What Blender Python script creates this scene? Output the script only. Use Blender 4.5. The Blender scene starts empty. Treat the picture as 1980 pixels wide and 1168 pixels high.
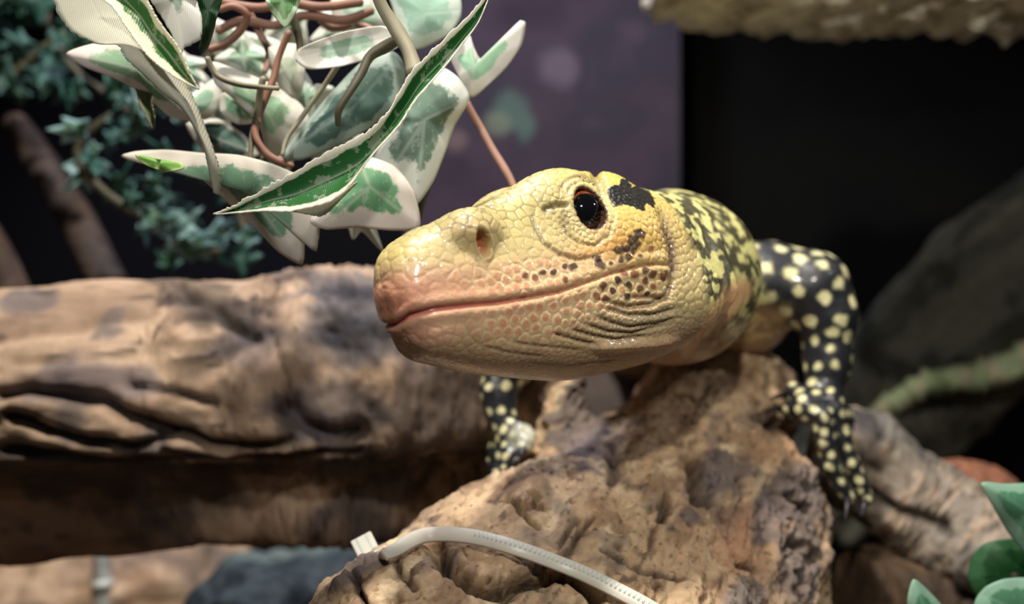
import bpy, math, random
import numpy as np
from mathutils import Vector
from mathutils.kdtree import KDTree
from mathutils.bvhtree import BVHTree

# ------------------------------------------------------------------ camera, world, light
S = 0.01                      # everything below is worked out in centimetres
sc = bpy.context.scene
cam_d = bpy.data.cameras.new('camera'); cam = bpy.data.objects.new('camera', cam_d)
sc.collection.objects.link(cam); sc.camera = cam
cam_d.sensor_width = 36; cam_d.lens = 35; cam_d.clip_start = 0.005; cam_d.clip_end = 20
cam.location = (0, 0, 0); cam.rotation_euler = (math.pi/2, 0, 0)
cam_d.dof.use_dof = True; cam_d.dof.focus_distance = 18.2*S; cam_d.dof.aperture_fstop = 9.5
sc.view_settings.view_transform = 'Standard'; sc.view_settings.look = 'None'
sc.view_settings.gamma = 1; sc.view_settings.use_curve_mapping = False
sc.view_settings.exposure = 0.1
world = bpy.data.worlds.new('world'); sc.world = world; world.use_nodes = True
world.node_tree.nodes['Background'].inputs[0].default_value = (0.62, 0.72, 0.85, 1)
world.node_tree.nodes['Background'].inputs[1].default_value = 0.045

def spot(name, loc, aim, watt, size, angle=80, blend=.6, col=(1, .95, .87)):
    d = bpy.data.lights.new(name, 'SPOT'); o = bpy.data.objects.new(name, d)
    sc.collection.objects.link(o)
    d.energy = watt; d.shadow_soft_size = size*S; d.spot_size = math.radians(angle); d.spot_blend = blend; d.color = col
    o.location = Vector(loc)*S
    o.rotation_euler = (Vector(aim)-Vector(loc)).to_track_quat('-Z', 'Y').to_euler()
    return o
spot('lamp_key', (-3, 11, 34), (0, 23, -2), 7.6, 1.3, 104, .5, (1, .93, .82))
spot('lamp_front', (3, .5, 12.5), (6.5, 22, -2), 1.3, .5, 62, .8, (1, .93, .82))
spot('lamp_side', (19, 18, 12.5), (2, 19, 0), .30, .35, 60, .7, (1, .97, .92))
spot('fill_left', (-9, 2, 14), (-4.6, 20, 4.0), .95, .6, 36, .8, (1, .97, .92))  # added fill to brighten the ivy leaves, not a real lamp
spot('fill_ledge', (11, 11, 9.5), (15.5, 29, 10.6), 1.0, .8, 44, .9, (1, .95, .86))  # added light that only lifts the rock ledge
spot('fill_back', (-3, 31, 30), (0, 44, 0), 3.4, 3, 110, .8, (.85, .85, 1))  # added fill, placed to reach the tube, rock and backdrop

# ------------------------------------------------------------------ helpers
F = 1925.0                    # focal length in pixels of the 1980 px frame
rs = np.random.RandomState(7)
random.seed(5)
def P(px, py, d): return np.array([(px-990)/F*d, d, -(py-584)/F*d], float)
def proj(p):
    return np.stack([990+F*p[:, 0]/p[:, 1], 584-F*p[:, 2]/p[:, 1]], 1)
def lin(*c):
    c = np.array(c, float)/255.; return np.where(c < .04045, c/12.92, ((c+.055)/1.055)**2.4)
_perm = rs.permutation(256); _perm = np.concatenate([_perm, _perm, _perm])
_g = rs.normal(size=(256, 3)); _g /= np.linalg.norm(_g, axis=1)[:, None]
def noise(p, sc_=1., off=0.):
    p = np.asarray(p)*sc_+off
    i = np.floor(p).astype(int); f = p-i; i &= 255
    u = f*f*f*(f*(f*6-15)+10); out = np.zeros(len(p))
    for dx in (0, 1):
        for dy in (0, 1):
            for dz in (0, 1):
                h = _perm[_perm[_perm[(i[:, 0]+dx) & 255]+((i[:, 1]+dy) & 255)]+((i[:, 2]+dz) & 255)]
                g = _g[h]
                w = (u[:, 0] if dx else 1-u[:, 0])*(u[:, 1] if dy else 1-u[:, 1])*(u[:, 2] if dz else 1-u[:, 2])
                out += w*((f-np.array([dx, dy, dz]))*g).sum(1)
    return out*1.6
def fbm(p, sc_=1., oct=4, off=0., gain=.5):
    o = 0; a = 1.; s = sc_
    for k in range(oct):
        o = o+a*noise(p, s, off+k*17.3); a *= gain; s *= 2.03
    return o
def sm(x, a, b):
    t = np.clip((x-a)/(b-a), 0, 1); return t*t*(3-2*t)
def mix(c, d, t): return c+(d-c)*np.asarray(t)[:, None]
def polydist(q, pts):
    """distance in pixels from points q to an open polyline; also the position 0..1 along it"""
    best = np.full(len(q), 1e9); along = np.zeros(len(q)); n = len(pts)-1
    for k in range(n):
        a = np.array(pts[k], float); b = np.array(pts[k+1], float); ab = b-a
        t = np.clip(((q-a)@ab)/(ab@ab), 0, 1)
        d = np.linalg.norm(q-(a+t[:, None]*ab), axis=1)
        m = d < best; best[m] = d[m]; along[m] = (k+t[m])/n
    return best, along
def blobw(q, x, y, rx, ry=None, ang=0.):
    ry = ry or rx; a = math.radians(ang); dx = q[:, 0]-x; dy = q[:, 1]-y
    u = dx*math.cos(a)+dy*math.sin(a); v = -dx*math.sin(a)+dy*math.cos(a)
    return np.sqrt((u/rx)**2+(v/ry)**2)
def spline(pts, n):
    """Catmull-Rom through the rows of pts, n samples"""
    p = np.array(pts, float); m = len(p)
    t = np.linspace(0, m-1, n); i = np.clip(t.astype(int), 0, m-2); f = (t-i)[:, None]
    g = lambda k: p[np.clip(k, 0, m-1)]
    p0, p1, p2, p3 = g(i-1), g(i), g(i+1), g(i+2)
    return .5*(2*p1+(p2-p0)*f+(2*p0-5*p1+4*p2-p3)*f*f+(3*p1-p0-3*p2+p3)*f**3)

def surface_nets(f, lo, hi, h):
    ax = [np.arange(lo[k], hi[k]+h, h) for k in range(3)]
    n = [len(a) for a in ax]
    G = np.stack(np.meshgrid(*ax, indexing='ij'), -1).reshape(-1, 3)
    val = np.concatenate([f(G[k:k+400000]) for k in range(0, len(G), 400000)]).reshape(n)
    ins = val < 0
    c = [n[0]-1, n[1]-1, n[2]-1]
    cnt = np.zeros(c, int)
    cor = [(x, y, z) for x in (0, 1) for y in (0, 1) for z in (0, 1)]
    for x, y, z in cor: cnt += ins[x:x+c[0], y:y+c[1], z:z+c[2]]
    act = (cnt > 0) & (cnt < 8)
    idx = np.full(c, -1); ii = np.argwhere(act); idx[act] = np.arange(len(ii))
    acc = np.zeros((len(ii), 3)); w = np.zeros(len(ii))
    for a in range(8):
        for b in range(a+1, 8):
            A, B = np.array(cor[a]), np.array(cor[b])
            if abs(A-B).sum() != 1: continue
            va = val[tuple((ii+A).T)]; vb = val[tuple((ii+B).T)]
            m = (va < 0) != (vb < 0)
            t = np.where(m, va/(np.where(m, va-vb, 1)), 0)
            acc += np.where(m[:, None], A+t[:, None]*(B-A), 0); w += m
    V = (ii+acc/w[:, None])*h+np.array(lo)
    Q = []
    for d in range(3):
        e = [0, 0, 0]; e[d] = 1; o1, o2 = [(1, 2), (2, 0), (0, 1)][d]
        sl0 = [slice(1, n[k]-1) for k in range(3)]; sl0[d] = slice(0, n[d]-1)
        sl1 = list(sl0); sl1[d] = slice(1, n[d])
        a = ins[tuple(sl0)]; b = ins[tuple(sl1)]
        for flip in (False, True):
            pts = np.argwhere((a & ~b) if not flip else (~a & b))
            base = np.array([1, 1, 1]); base[d] = 0; pts = pts+base
            def cell(s1, s2):
                q = pts.copy(); q[:, o1] -= s1; q[:, o2] -= s2; return idx[tuple(q.T)]
            quad = np.stack([cell(1, 1), cell(0, 1), cell(0, 0), cell(1, 0)], 1)
            Q.append(quad[:, ::-1] if flip else quad)
    return V, np.concatenate(Q)
def subdivide(V, Q, sel=None):
    """split the selected quads in four"""
    if sel is None: sel = np.ones(len(Q), bool)
    K, R = Q[sel], Q[~sel]
    E = np.stack([K, np.roll(K, -1, 1)], 2).reshape(-1, 2); E.sort(1)
    key = E[:, 0]*len(V)+E[:, 1]; u, inv = np.unique(key, return_inverse=True)
    a, b = u//len(V), u % len(V)
    M = (V[a]+V[b])/2; C = V[K].mean(1)
    mi = inv.reshape(-1, 4)+len(V); ci = np.arange(len(K))+len(V)+len(M)
    new = np.concatenate([np.stack([K[:, k], mi[:, k], ci, mi[:, (k+3) % 4]], 1) for k in range(4)])
    return np.concatenate([V, M, C]), np.concatenate([new, R])
def grad(f, V, e=.01):
    g = np.zeros_like(V)
    for s in ((1, 1, 1), (1, -1, -1), (-1, 1, -1), (-1, -1, 1)):
        s = np.array(s, float); g += s*f(V+s*e)[:, None]
    return g/(4*e)
def project(f, V, it=3, lim=.12):
    for _ in range(it):
        v = f(V); g = grad(f, V); l2 = (g*g).sum(1)+1e-6
        st = g*(v/l2)[:, None]; n = np.linalg.norm(st, axis=1)+1e-9
        V = V-st*np.minimum(1, lim/n)[:, None]
    return V
def vnormals(V, Q):
    fn = np.cross(V[Q[:, 2]]-V[Q[:, 0]], V[Q[:, 3]]-V[Q[:, 1]])
    n = np.zeros_like(V)
    for k in range(4): np.add.at(n, Q[:, k], fn)
    return n/(np.linalg.norm(n, axis=1)[:, None]+1e-12)
def link(name, V, Q, mat, parent=None, origin=(0, 0, 0), attrs=None, smooth=True):
    """one mesh object from arrays in centimetres"""
    o0 = np.array(origin, float)
    me = bpy.data.meshes.new(name)
    V = (np.asarray(V)-o0)*S
    if isinstance(Q, np.ndarray):
        k = Q.shape[1]; me.vertices.add(len(V)); me.vertices.foreach_set('co', V.astype(np.float32).ravel())
        me.loops.add(Q.size); me.loops.foreach_set('vertex_index', Q.astype(np.int32).ravel())
        me.polygons.add(len(Q)); me.polygons.foreach_set('loop_start', np.arange(0, Q.size, k, dtype=np.int32))
        me.update(calc_edges=True)
    else:
        me.from_pydata(V.tolist(), [], Q)
    me.polygons.foreach_set('use_smooth', [smooth]*len(me.polygons))
    for nm, a in (attrs or {}).items():
        a = np.asarray(a, np.float32)
        if a.ndim == 1:
            at = me.attributes.new(nm, 'FLOAT', 'POINT'); at.data.foreach_set('value', a)
        else:
            at = me.attributes.new(nm, 'FLOAT_COLOR', 'POINT')
            at.data.foreach_set('color', np.concatenate([a, np.ones((len(a), 1), np.float32)], 1).ravel())
    me.materials.append(mat); me.validate(); me.update()
    o = bpy.data.objects.new(name, me); sc.collection.objects.link(o)
    if parent is not None:
        o.parent = parent; o.location = Vector(o0*S)-parent.location
    else: o.location = Vector(o0*S)
    return o
def thing(name, loc, label, cat, group=None):
    o = bpy.data.objects.new(name, None); sc.collection.objects.link(o); o.location = Vector(np.array(loc, float)*S)
    o.empty_display_size = .01; return tag(o, label, cat, group)
def tag(o, label, cat, group=None):
    o['label'] = label; o['category'] = cat
    if group: o['group'] = group
    return o
def tube(pts, rad, n=12, ns=None, flat=1., seed=0, wob=0.):
    """tapered tube along a curve in centimetres with rounded ends"""
    ns = ns or len(pts)*5
    c = spline(np.concatenate([np.array(pts, float), np.array(rad, float)[:, None]], 1), ns)
    r = c[:, 3]; c = c[:, :3]
    t = np.gradient(c, axis=0); t /= np.linalg.norm(t, axis=1)[:, None]
    up = np.array([.13, .31, .94]); a = np.cross(t, up); a /= np.linalg.norm(a, axis=1)[:, None]; b = np.cross(a, t)
    th = np.linspace(0, 2*np.pi, n, endpoint=False)
    rr = r[:, None]*np.ones(n)
    V = c[:, None]+a[:, None]*(np.cos(th)*rr)[..., None]+b[:, None]*(np.sin(th)*rr*flat)[..., None]
    V = V.reshape(-1, 3)
    Q = [(i*n+j, i*n+(j+1) % n, (i+1)*n+(j+1) % n, (i+1)*n+j) for i in range(ns-1) for j in range(n)]
    V = np.concatenate([V, [c[0]-t[0]*r[0]*.6, c[-1]+t[-1]*r[-1]*.6]])
    k = ns*n
    Q += [(k, (j+1) % n, j) for j in range(n)]+[(k+1, k-n+j, k-n+(j+1) % n) for j in range(n)]
    if wob: V = V+wob*np.stack([noise(V, 1.3, seed+11*q) for q in range(3)], 1)
    return V, Q

# ------------------------------------------------------------------ materials
def nodes_of(name):
    m = bpy.data.materials.new(name); m.use_nodes = True; nt = m.node_tree
    return m, nt, nt.nodes['Principled BSDF']
def setp(b, **k):
    for a, v in k.items():
        a = a.replace('_', ' ')
        if a in b.inputs: b.inputs[a].default_value = v
def vcol(name, rough=.6, grain=0., grain_scale=400, bump=0., bump_scale=600, **k):
    """colour from the mesh's own pattern, with procedural grain and fine relief"""
    m, nt, b = nodes_of(name); N, L = nt.nodes, nt.links
    at = N.new('ShaderNodeAttribute'); at.attribute_name = 'col'
    tc = N.new('ShaderNodeTexCoord'); src = at.outputs['Color']
    if grain:
        nz = N.new('ShaderNodeTexNoise'); nz.inputs['Scale'].default_value = grain_scale; nz.inputs['Detail'].default_value = 5
        nz.inputs['Roughness'].default_value = .65
        L.new(tc.outputs['Object'], nz.inputs['Vector'])
        mr = N.new('ShaderNodeMapRange'); mr.inputs[1].default_value = .25; mr.inputs[2].default_value = .75
        mr.inputs[3].default_value = 1-grain; mr.inputs[4].default_value = 1+grain*.6
        L.new(nz.outputs[0], mr.inputs[0])
        mx = N.new('ShaderNodeVectorMath'); mx.operation = 'SCALE'; L.new(src, mx.inputs[0]); L.new(mr.outputs[0], mx.inputs['Scale'])
        src = mx.outputs[0]
    L.new(src, b.inputs['Base Color']); b.inputs['Roughness'].default_value = rough
    if bump:
        nz = N.new('ShaderNodeTexNoise'); nz.inputs['Scale'].default_value = bump_scale; nz.inputs['Detail'].default_value = 6
        L.new(tc.outputs['Object'], nz.inputs['Vector'])
        bp = N.new('ShaderNodeBump'); bp.inputs['Strength'].default_value = bump; bp.inputs['Distance'].default_value = .0006
        L.new(nz.outputs[0], bp.inputs['Height']); L.new(bp.outputs[0], b.inputs['Normal'])
    setp(b, **k); return m
def plain(name, col, rough=.5, var=.25, scale=300, **k):
    m, nt, b = nodes_of(name); N, L = nt.nodes, nt.links
    tc = N.new('ShaderNodeTexCoord'); nz = N.new('ShaderNodeTexNoise'); nz.inputs['Scale'].default_value = scale
    nz.inputs['Detail'].default_value = 4
    L.new(tc.outputs['Object'], nz.inputs['Vector'])
    r = N.new('ShaderNodeValToRGB'); r.color_ramp.elements[0].position = .3; r.color_ramp.elements[1].position = .7
    c = np.array(col); r.color_ramp.elements[0].color = (*(c*(1-var)), 1); r.color_ramp.elements[1].color = (*(c*(1+var)), 1)
    L.new(nz.outputs[0], r.inputs[0]); L.new(r.outputs[0], b.inputs['Base Color']); b.inputs['Roughness'].default_value = rough
    setp(b, **k); return m
M_skin = vcol('lizard_skin', .42, .06, 900, .25, 1400, Coat_Weight=.45, Coat_Roughness=.12, Subsurface_Weight=.12, Subsurface_Scale=.0015)
M_eye = vcol('eyeball', .06, 0, Coat_Weight=1., Coat_Roughness=.02)
M_wood = vcol('driftwood', .82, .35, 260, .9, 420)
M_smooth = vcol('weathered_wood', .8, .22, 200, .5, 260)
M_rock = vcol('rock', .9, .3, 160, .8, 260)
M_claw = plain('claw', lin(40, 38, 44), .35)
M_tie = plain('nylon', lin(214, 210, 198), .38, .05, 120, Subsurface_Weight=.4, Subsurface_Scale=.002)
M_teeth = plain('nylon_teeth', lin(222, 220, 212), .3, .03, 120, Subsurface_Weight=.3, Subsurface_Scale=.002)
M_stem = plain('rust_stem', lin(138, 98, 80), .6, .3, 150)
M_stem_grey = plain('grey_green_stem', lin(134, 128, 106), .6, .25, 150)
M_stem_pink = plain('pink_brown_stem', lin(150, 114, 102), .55, .15, 100)
M_stem_dark = plain('dark_olive_stem', lin(70, 66, 48), .6, .3, 150)
M_tube = plain('white_tube', lin(205, 210, 205), .25, .18, 120)

def leaf_material():
    m, nt, b = nodes_of('ivy_leaf'); N, L = nt.nodes, nt.links
    def att(n):
        a = N.new('ShaderNodeAttribute'); a.attribute_name = n; return a
    def math_(op, *v):
        n = N.new('ShaderNodeMath'); n.operation = op
        for i, x in enumerate(v):
            if isinstance(x, (int, float)): n.inputs[i].default_value = x
            else: L.new(x, n.inputs[i])
        return n.outputs[0]
    tc = N.new('ShaderNodeTexCoord')
    def nz(s, d=4):
        n = N.new('ShaderNodeTexNoise'); n.inputs['Scale'].default_value = s; n.inputs['Detail'].default_value = d
        n.inputs['Roughness'].default_value = .7; L.new(tc.outputs['Object'], n.inputs['Vector']); return n.outputs[0]
    t = math_('ADD', att('t').outputs['Fac'], math_('MULTIPLY', math_('SUBTRACT', nz(190), .5), .75))
    mr = N.new('ShaderNodeMapRange'); mr.interpolation_type = 'SMOOTHSTEP'; L.new(t, mr.inputs[0])
    mr.inputs[1].default_value = .60; mr.inputs[2].default_value = .70
    mr.clamp = True
    vein = N.new('ShaderNodeMapRange'); L.new(att('vein').outputs['Fac'], vein.inputs[0])
    vein.inputs[1].default_value = .0; vein.inputs[2].default_value = .035; vein.inputs[3].default_value = .38; vein.inputs[4].default_value = 0
    pale = math_('MULTIPLY', math_('GREATER_THAN', nz(330), .56), .28)
    g = N.new('ShaderNodeMixRGB'); L.new(math_('MAXIMUM', vein.outputs[0], pale), g.inputs[0])
    L.new(att('ca').outputs['Color'], g.inputs[1]); L.new(att('cb').outputs['Color'], g.inputs[2])
    f = N.new('ShaderNodeMixRGB'); L.new(mr.outputs[0], f.inputs[0]); L.new(g.outputs[0], f.inputs[1]); L.new(att('cb').outputs['Color'], f.inputs[2])
    L.new(f.outputs[0], b.inputs['Base Color']); b.inputs['Roughness'].default_value = .48
    # woven fine ribs of the cloth leaf
    wv = N.new('ShaderNodeTexWave'); wv.inputs['Scale'].default_value = 900; wv.inputs['Distortion'].default_value = 1.5
    L.new(tc.outputs['Object'], wv.inputs['Vector'])
    h = math_('ADD', math_('MULTIPLY', wv.outputs['Fac'], .25), math_('MULTIPLY', vein.outputs[0], -.6))
    bp = N.new('ShaderNodeBump'); bp.inputs['Strength'].default_value = .35; bp.inputs['Distance'].default_value = .0004
    L.new(h, bp.inputs['Height']); L.new(bp.outputs[0], b.inputs['Normal'])
    tr = N.new('ShaderNodeBsdfTranslucent'); L.new(f.outputs[0], tr.inputs[0])
    ms = N.new('ShaderNodeMixShader'); ms.inputs[0].default_value = .34
    out = N['Material Output']; L.new(b.outputs[0], ms.inputs[1]); L.new(tr.outputs[0], ms.inputs[2]); L.new(ms.outputs[0], out.inputs[0])
    return m
M_leaf = leaf_material()

# ------------------------------------------------------------------ the enclosure
def panel(name, c, w, h, t, mat, rotz=0):
    a = math.radians(rotz); ex = np.array([math.cos(a), math.sin(a), 0]); ey = np.array([-math.sin(a), math.cos(a), 0]); c = np.array(c, float)
    V = np.array([c+ex*sx*w/2+ey*sy*t/2+np.array([0, 0, sz*h/2]) for sz in (-1, 1) for sy in (-1, 1) for sx in (-1, 1)])
    Q = [(0, 1, 5, 4), (1, 3, 7, 5), (3, 2, 6, 7), (2, 0, 4, 6), (4, 5, 7, 6), (0, 2, 3, 1)]
    o = link(name, V, Q, mat, origin=c, smooth=False); o['kind'] = 'structure'; return o
def backdrop_mat(name, cols, scale, marks=()):
    """printed backdrop: dim clouds of colour and a few faint printed leaves"""
    m, nt, b = nodes_of(name); N, L = nt.nodes, nt.links
    tc = N.new('ShaderNodeTexCoord'); nz = N.new('ShaderNodeTexNoise'); nz.inputs['Scale'].default_value = scale; nz.inputs['Detail'].default_value = 3
    L.new(tc.outputs['Object'], nz.inputs['Vector']); r = N.new('ShaderNodeValToRGB'); L.new(nz.outputs[0], r.inputs[0])
    r.color_ramp.elements[0].position = .32; r.color_ramp.elements[0].color = (*cols[0], 1)
    r.color_ramp.elements[1].position = .68; r.color_ramp.elements[1].color = (*cols[-1], 1)
    for i, c in enumerate(cols[1:-1]):
        e = r.color_ramp.elements.new(.32+.36*(i+1)/(len(cols)-1)); e.color = (*c, 1)
    src = r.outputs[0]
    for (x, z, rad, c, amt) in marks:
        vm = N.new('ShaderNodeVectorMath'); vm.operation = 'DISTANCE'
        n2 = N.new('ShaderNodeTexNoise'); n2.inputs['Scale'].default_value = 60; L.new(tc.outputs['Object'], n2.inputs['Vector'])
        ad = N.new('ShaderNodeVectorMath'); ad.operation = 'MULTIPLY_ADD'; L.new(n2.outputs['Color'], ad.inputs[0]); ad.inputs[1].default_value = (.012, 0, .012)
        L.new(tc.outputs['Object'], ad.inputs[2]); fl = N.new('ShaderNodeVectorMath'); fl.operation = 'MULTIPLY'; fl.inputs[1].default_value = (1, 0, 1)
        L.new(ad.outputs[0], fl.inputs[0]); L.new(fl.outputs[0], vm.inputs[0]); vm.inputs[1].default_value = (x*S+.006, 0, z*S+.006)
        mr = N.new('ShaderNodeMapRange'); L.new(vm.outputs['Value'], mr.inputs[0]); mr.inputs[1].default_value = rad*.5*S; mr.inputs[2].default_value = rad*S
        mr.inputs[3].default_value = amt; mr.inputs[4].default_value = 0
        mx = N.new('ShaderNodeMixRGB'); L.new(mr.outputs[0], mx.inputs[0]); L.new(src, mx.inputs[1]); mx.inputs[2].default_value = (*c, 1); src = mx.outputs[0]
    L.new(src, b.inputs['Base Color']); b.inputs['Roughness'].default_value = .9; b.inputs['Specular IOR Level'].default_value = .08
    return m
# purple-grey printed panel, its right edge at x = 8.1
cx = 1.45
def on_panel(px, py): p = P(px, py, 48); return p[0]-cx, p[2]-4
g_ = lin(70, 88, 82)
mk = [(*on_panel(990, 215), 1.1, g_, .8), (*on_panel(1012, 240), .7, g_, .8), (*on_panel(965, 240), .8, lin(96, 104, 90), .7), (*on_panel(1015, 262), .6, g_, .7), (*on_panel(885, 270), .8, lin(110, 92, 90), .5), (*on_panel(1080, 130), 1.2, lin(108, 96, 110), .4)]
M_purple = backdrop_mat('purple_backdrop', [lin(42, 37, 46), lin(60, 50, 61), lin(48, 45, 55), lin(78, 65, 77)], 14, mk)
M_dark = backdrop_mat('dark_backdrop', [lin(3, 4, 5), lin(8, 8, 7), lin(4, 4, 5)], 9)
M_navy = backdrop_mat('navy_backdrop', [lin(12, 13, 21), lin(9, 9, 12)], 9)
M_sub = backdrop_mat('substrate', [lin(60, 48, 38), lin(96, 76, 58), lin(120, 98, 76)], 40)
panel('wall_back', (cx, 48.3, 4), 13.3, 46, .6, M_purple)
panel('wall_rear', (-24.5, 50, 4), 44, 46, .6, M_navy)
panel('wall_right', (30, 49, 4), 44, 46, .6, M_dark, -14)
panel('wall_left', (-26, 36, 4), .6, 46, 40, M_dark)
panel('floor', (6, 32, -14.6), 64, .6, 46, M_sub)

# ------------------------------------------------------------------ rocks
def rock(name, c, rad, seed, amp, cols, n=120, m=160, pw=2.6, rot=0, freq=.35):
    th = np.linspace(0, np.pi, n); fi = np.linspace(0, 2*np.pi, m, endpoint=False)
    d = np.array([(math.sin(t)*math.cos(f), math.sin(t)*math.sin(f), math.cos(t)) for t in th for f in fi])
    k = (np.abs(d)**pw).sum(1)**(-1/pw); V = d*k[:, None]*np.array(rad)
    a = math.radians(rot); V = V@np.array([[math.cos(a), 0, -math.sin(a)], [0, 1, 0], [math.sin(a), 0, math.cos(a)]])
    W = V+np.array(c)
    V = W+d*(amp*fbm(W, freq, 5, seed))[:, None]
    col = mix(mix(np.tile(lin(*cols[0]), (len(V), 1)), lin(*cols[1]), sm(fbm(W, freq*1.3, 4, seed+7.), -.05, .4)), lin(*cols[2]), sm(fbm(W, freq*2.4, 3, seed+17.), .1, .5)*.8)
    Q = np.array([(i*m+j, (i+1)*m+j, (i+1)*m+(j+1) % m, i*m+(j+1) % m) for i in range(n-1) for j in range(m)])
    return link(name, V, Q, M_rock, origin=c, attrs={'col': np.clip(col, 0, 1)})
tag(rock('rock', (-18.8, 41.2, -13.4), (8.4, 5.5, 4.6), 3., .8, [(196, 166, 136), (166, 134, 106), (214, 186, 158)]), 'tan rock below the left log, behind the white tube', 'rock')
tag(rock('rock', (-6.8, 35.0, -12.9), (4.3, 4.2, 4.4), 13., .7, [(92, 106, 106), (70, 80, 82), (112, 124, 120)], rot=-12), 'dark teal grey rock beside the tan one, behind the cable tie', 'rock')
LED = rock('rock_ledge', (17.9, 33, 12.1), (13.2, 5.0, 2.2), 23., .55, [(236, 226, 204), (176, 162, 140), (248, 242, 226)], 150, 260, 6, 0, .9)
tag(LED, 'pale rough rock ledge jutting in along the top right', 'rock')
# the thick trunk at the right and the mossy vine below it
def bough(name, pts, rads, n, m, amp, pal, seed):
    c = spline(np.concatenate([np.array(pts, float), np.array(rads, float)[:, None]], 1), n); r = c[:, 3]; c = c[:, :3]
    t = np.gradient(c, axis=0); t /= np.linalg.norm(t, axis=1)[:, None]
    a = np.cross(t, np.array([0, .2, 1.])); a /= np.linalg.norm(a, axis=1)[:, None]; b = np.cross(a, t)
    th = np.linspace(0, 2*np.pi, m, endpoint=False); nr = (a[:, None]*np.cos(th)[None, :, None]+b[:, None]*np.sin(th)[None, :, None])
    V = (c[:, None]+nr*r[:, None, None]).reshape(-1, 3); nr = nr.reshape(-1, 3); T = np.repeat(t, m, 0)
    Vs = V-.75*(V*T).sum(1)[:, None]*T; V = V+nr*(amp*fbm(Vs, .8, 4, seed))[:, None]
    col = mix(mix(np.tile(lin(*pal[0]), (len(V), 1)), lin(*pal[1]), sm(fbm(Vs, .6, 4, seed+4.), 0, .4)), lin(*pal[2]), sm(fbm(V, .5, 3, seed+8.), .1, .5))
    Q = np.array([(i*m+j, i*m+(j+1) % m, (i+1)*m+(j+1) % m, (i+1)*m+j) for i in range(n-1) for j in range(m)])
    return link(name, V, Q, M_wood, origin=c[n//2], attrs={'col': np.clip(col, 0, 1)})
tag(bough('tree_trunk', [P(1560, 1000, 43), P(1700, 820, 43), P(1880, 620, 42), P(2060, 480, 41), P(2260, 350, 40)], [2.2, 3.0, 3.5, 3.4, 3.2], 140, 80, .35, [(92, 92, 80), (74, 73, 63), (50, 52, 46)], 71.),
    'broad dim grey brown trunk slanting up to the right edge', 'trunk')
tag(bough('mossy_branch', [P(1600, 850, 39), P(1710, 790, 38.5), P(1800, 740, 38), P(1900, 725, 38), P(1990, 690, 37.5), P(2100, 650, 37)], [.35, .45, .5, .6, .6, .6], 80, 24, .2, [(130, 142, 108), (156, 144, 122), (100, 114, 80)], 83.),
    'thin mossy green branch crossing below the dim trunk at right', 'branch')
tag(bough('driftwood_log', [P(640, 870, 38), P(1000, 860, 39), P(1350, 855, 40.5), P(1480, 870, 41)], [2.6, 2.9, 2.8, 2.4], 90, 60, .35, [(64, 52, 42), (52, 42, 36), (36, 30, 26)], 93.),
    'made-up dark log standing in for the gloom behind the lizard, under its chin and chest', 'log')  # added dark mass covering the purple panel to keep this gap dark

# ------------------------------------------------------------------ driftwood
def capz(p, a, b, r1, r2):
    a = np.array(a, float); b = np.array(b, float); ab = b-a
    t = np.clip(((p-a)@ab)/(ab@ab), 0, 1)
    return np.linalg.norm(p-a-t[:, None]*ab, axis=1)-(r1+(r2-r1)*t)
def smn(a, b, k):
    h = np.maximum(k-np.abs(a-b), 0)/k; return np.minimum(a, b)-h*h*k*.25
LA, LB = P(1130, 1330, 23), P(1395, 795, 28.5)
def f_log(p):
    f = capz(p, LA, LB, 5.2, 1.95)
    f = smn(f, capz(p, P(1480, 990, 25), P(1425, 1250, 24), 1.55, 2.0), 1.2)
    f = smn(f, capz(p, P(1010, 1075, 22), P(790, 1300, 19.6), 1.75, 2.35), 1.4)
    f = smn(f, capz(p, LB, LB+np.array([1.0, 7, -2.4]), 1.95, 2.1), 1.0)
    f = smn(f, capz(p, P(1095, 900, 26), P(1092, 735, 26.4), .95, .42), .5)
    f = smn(f, capz(p, P(1060, 905, 25.6), P(960, 985, 24.6), .5, .6), .6)
    return f
V, Q = surface_nets(f_log, (-5.5, 15.5, -15.5), (11.5, 33, .6), .42)
V = project(f_log, V, 2)
for lev in range(3):
    c = V[Q].mean(1); zz = proj(c)
    sel = (zz[:, 1] < 1300) & (c[:, 1] < 31)
    if lev == 2: sel &= (zz[:, 1] < 1200)
    V, Q = subdivide(V, Q, sel); V = project(f_log, V, 2)
N_ = vnormals(V, Q); Z = proj(V); ax_ = (LB-LA)/np.linalg.norm(LB-LA)
fv = sm(-(N_*V).sum(1)/np.linalg.norm(V, axis=1), -.1, .15)          # the side the cracks were read from
Vs = V-.72*(V@ax_)[:, None]*ax_                                       # stretched along the grain
g1 = fbm(Vs, 1.5, 4, 3.); g2 = fbm(Vs, 4.2, 3, 8.); g3 = fbm(V, .55, 3, 30.)
disp = .16*g3+.11*g1+.075*(np.abs(g2)-.3)+.038*fbm(Vs, 8., 3, 60.)-.03*np.abs(noise(V, 5.5, 2.))
pit = sm(fbm(V, 2.6, 3, 44.), .42, .7); disp -= .16*pit
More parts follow.
